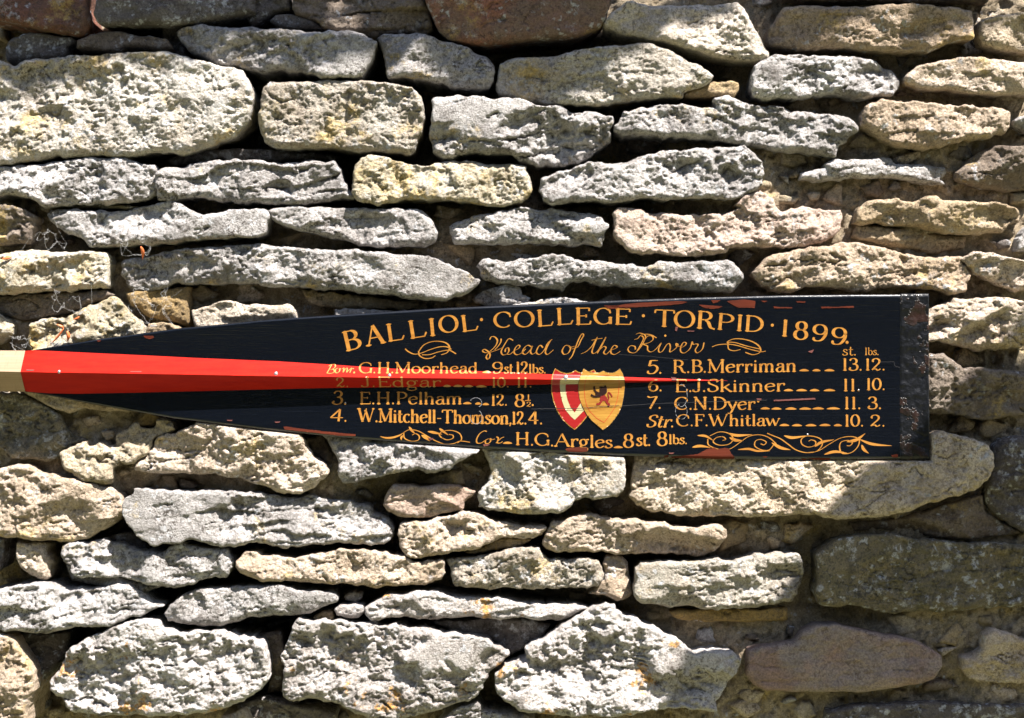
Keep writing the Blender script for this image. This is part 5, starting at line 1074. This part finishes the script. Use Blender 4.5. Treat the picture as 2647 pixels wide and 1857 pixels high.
# unseen dark greenery added behind the camera for the varnish to mirror
hm, nt, b = newmat('hedge_green'); b.inputs['Base Color'].default_value = (.018, .024, .012, 1); b.inputs['Roughness'].default_value = .7
hx = np.linspace(-5, 5, 90); hz = np.linspace(-1.25, 2.1, 34); HX, HZ = np.meshgrid(hx, hz); HX = HX.ravel(); HZ = HZ.ravel()
HY = -4.4 + fbm(HX, HZ, .5, 4, seed=640) * .35 - .5 * np.clip((HZ - 1.5) / .6, 0, 1) ** 2
i = np.arange(90 * 34).reshape(34, 90)
q = np.stack([i[:-1, :-1], i[1:, :-1], i[1:, 1:], i[:-1, 1:]], -1).reshape(-1, 4)
back = np.stack([HX, HY - 1.1, HZ], 1); n0 = len(HX)
q2 = q[:, ::-1] + n0; be = boundary(q); q3 = np.stack([be[:, 1], be[:, 0], be[:, 0] + n0, be[:, 1] + n0], 1)
added_hedge = mesh_obj('added_hedge', np.vstack([np.stack([HX, HY, HZ], 1), back]), np.vstack([q, q2, q3]), hm)
added_hedge['label'] = 'dark green foliage added unseen behind the camera for the varnish to mirror'; added_hedge['category'] = 'added_hedge'

# ---------------------------------------------------------------- cobwebs and fallen needles
cm, nt, b = newmat('cobweb_thread'); b.inputs['Base Color'].default_value = (.5, .5, .5, 1); b.inputs['Roughness'].default_value = .6
def web(name, label, lines, seed):
    rs = np.random.RandomState(seed); V = []; F = []
    def thread(p, q_, r):
        n = 7; prev = None
        for i in range(n):
            u = i / (n - 1); c_ = p * (1 - u) + q_ * u + np.array([rs.normal(0, .0002), 0, -.0012 * math.sin(u * 3.14) + rs.normal(0, .0002)])
            ring = [len(V) + k for k in range(3)]
            for k in range(3): V.append(c_ + r * np.array([math.cos(k * 2.09), math.sin(k * 2.09) * .5, math.sin(k * 2.09)]))
            if prev:
                for k in range(3): F.append([prev[k], prev[(k + 1) % 3], ring[(k + 1) % 3], ring[k]])
            prev = ring
    for (t, pts, y) in lines:
        x0, y0, s = TILES[t]; q_ = [np.array(W(x0 + a / s, y0 + b__ / s, y + rs.uniform(-.004, .004))) for a, b__ in pts]
        for a, b__ in zip(q_[:-1], q_[1:]): thread(a, b__, rs.uniform(.00003, .00006))
    cen = np.mean(V, axis=0)
    o = mesh_obj(name, V, F, cm, None, True, origin=cen)
    o['label'] = label; o['category'] = 'cobweb'; o['group'] = 'cobwebs strung between the stones at the left'
def rweb(seed, t, x0, y0, x1, y1, n, y):
    rs = np.random.RandomState(seed); nodes = [(rs.uniform(x0, x1), rs.uniform(y0, y1)) for _ in range(n)]
    out = []
    for i, a in enumerate(nodes):
        ds = sorted(nodes, key=lambda b__: (a[0] - b__[0]) ** 2 + (a[1] - b__[1]) ** 2)
        for b__ in ds[1:4]: out.append((t, [a, b__], y))
    return out
web('cobweb', 'tangled grey cobweb hanging above the left end of the blade, between the two lichened stones', rweb(1, 'B0', 430, 1110, 680, 1330, 26, -.016) + [('B0', [(760, 1050), (765, 1240)], -.016), ('B0', [(440, 1150), (520, 1260), (600, 1300)], -.016)], 1)
web('cobweb', 'broad cobweb of crossing threads under the long grey stone above the blade', rweb(2, 'B0', 1010, 1090, 1440, 1420, 40, -.012) + [('B0', [(1550, 1095), (1300, 1260), (1260, 1380)], -.014), ('B0', [(1400, 1100), (1340, 1240), (1430, 1390)], -.012)], 2)
web('cobweb', 'thin cobweb in the gap left of the long pale stone', rweb(3, 'B0', 300, 600, 560, 800, 24, -.014) + [('B0', [(560, 740), (480, 610), (440, 480)], -.018), ('B0', [(170, 800), (240, 700), (330, 640)], -.016)], 3)
web('cobweb', 'wispy cobweb beside the rusty needle', rweb(4, 'B0', 1000, 660, 1260, 840, 16, -.018), 4)
web('cobweb', 'loose cobweb threads beside the wooden loom', rweb(5, 'L', 120, 330, 330, 520, 18, -.012) + [('L', [(100, 360), (250, 350), (330, 480)], -.012), ('L', [(100, 420), (300, 520)], -.012)], 5)
nm, nt, b = newmat('rusty_needle'); b.inputs['Base Color'].default_value = (.50, .13, .04, 1); b.inputs['Roughness'].default_value = .5
for (t, a, b__, r, y0_, y1_, lab) in (('B0', (1172, 765), (1188, 868), .0022, -.030, -.017, 'rust brown dead needle dangling over the long grey stone'), ('B0', (15, 868), (105, 845), .0022, -.020, -.019, 'rust brown dead needle lying on the yellow lichened stone at the left edge'),
        ('L', (700, 305), (702, 415), .0022, -.022, -.018, 'upright rust brown needle caught on the yellow stone above the blade'), ('L', (665, 275), (520, 445), .0012, -.022, -.018, 'long thin brown needle slanting down the yellow stone above the blade'), ('L', (590, 235), (665, 275), .0014, -.022, -.020, 'short orange needle lying across the top of the thin brown one'), ('L', (825, 155), (760, 185), .0014, -.018, -.016, 'small brown needle tangled in the cobweb')):
    x0, y0, s = TILES[t]; p = Vector(W(x0 + a[0] / s, y0 + a[1] / s, y0_)); q_ = Vector(W(x0 + b__[0] / s, y0 + b__[1] / s, y1_))
    bm = bmesh.new(); d = (q_ - p).normalized(); s_ = d.orthogonal().normalized(); t__ = d.cross(s_); rings = []
    for i in range(9):
        u = i / 8; c_ = p.lerp(q_, u) - p + Vector((.0012 * math.sin(u * 3.1), 0, 0)); rr = r * (.12 + .88 * math.sin(min(1, u * 1.1 + .02) * 3.05) ** .7)
        rings.append([bm.verts.new(c_ + (s_ * math.cos(k * 1.047) * rr + t__ * math.sin(k * 1.047) * rr * .6)) for k in range(6)])
    for i in range(8):
        for k in range(6): bm.faces.new((rings[i][k], rings[i][(k + 1) % 6], rings[i + 1][(k + 1) % 6], rings[i + 1][k]))
    bm.faces.new(rings[0]); bm.faces.new(rings[-1]); bmesh.ops.recalc_face_normals(bm, faces=bm.faces)
    me = bpy.data.meshes.new('dry_needle'); bm.to_mesh(me); bm.free(); me.materials.append(nm)
    for p_ in me.polygons: p_.use_smooth = True
    o = bpy.data.objects.new('dry_needle', me); o.location = p; C.objects.link(o)
    o['label'] = lab; o['category'] = 'needle'; o['group'] = 'dead needles caught on the wall'
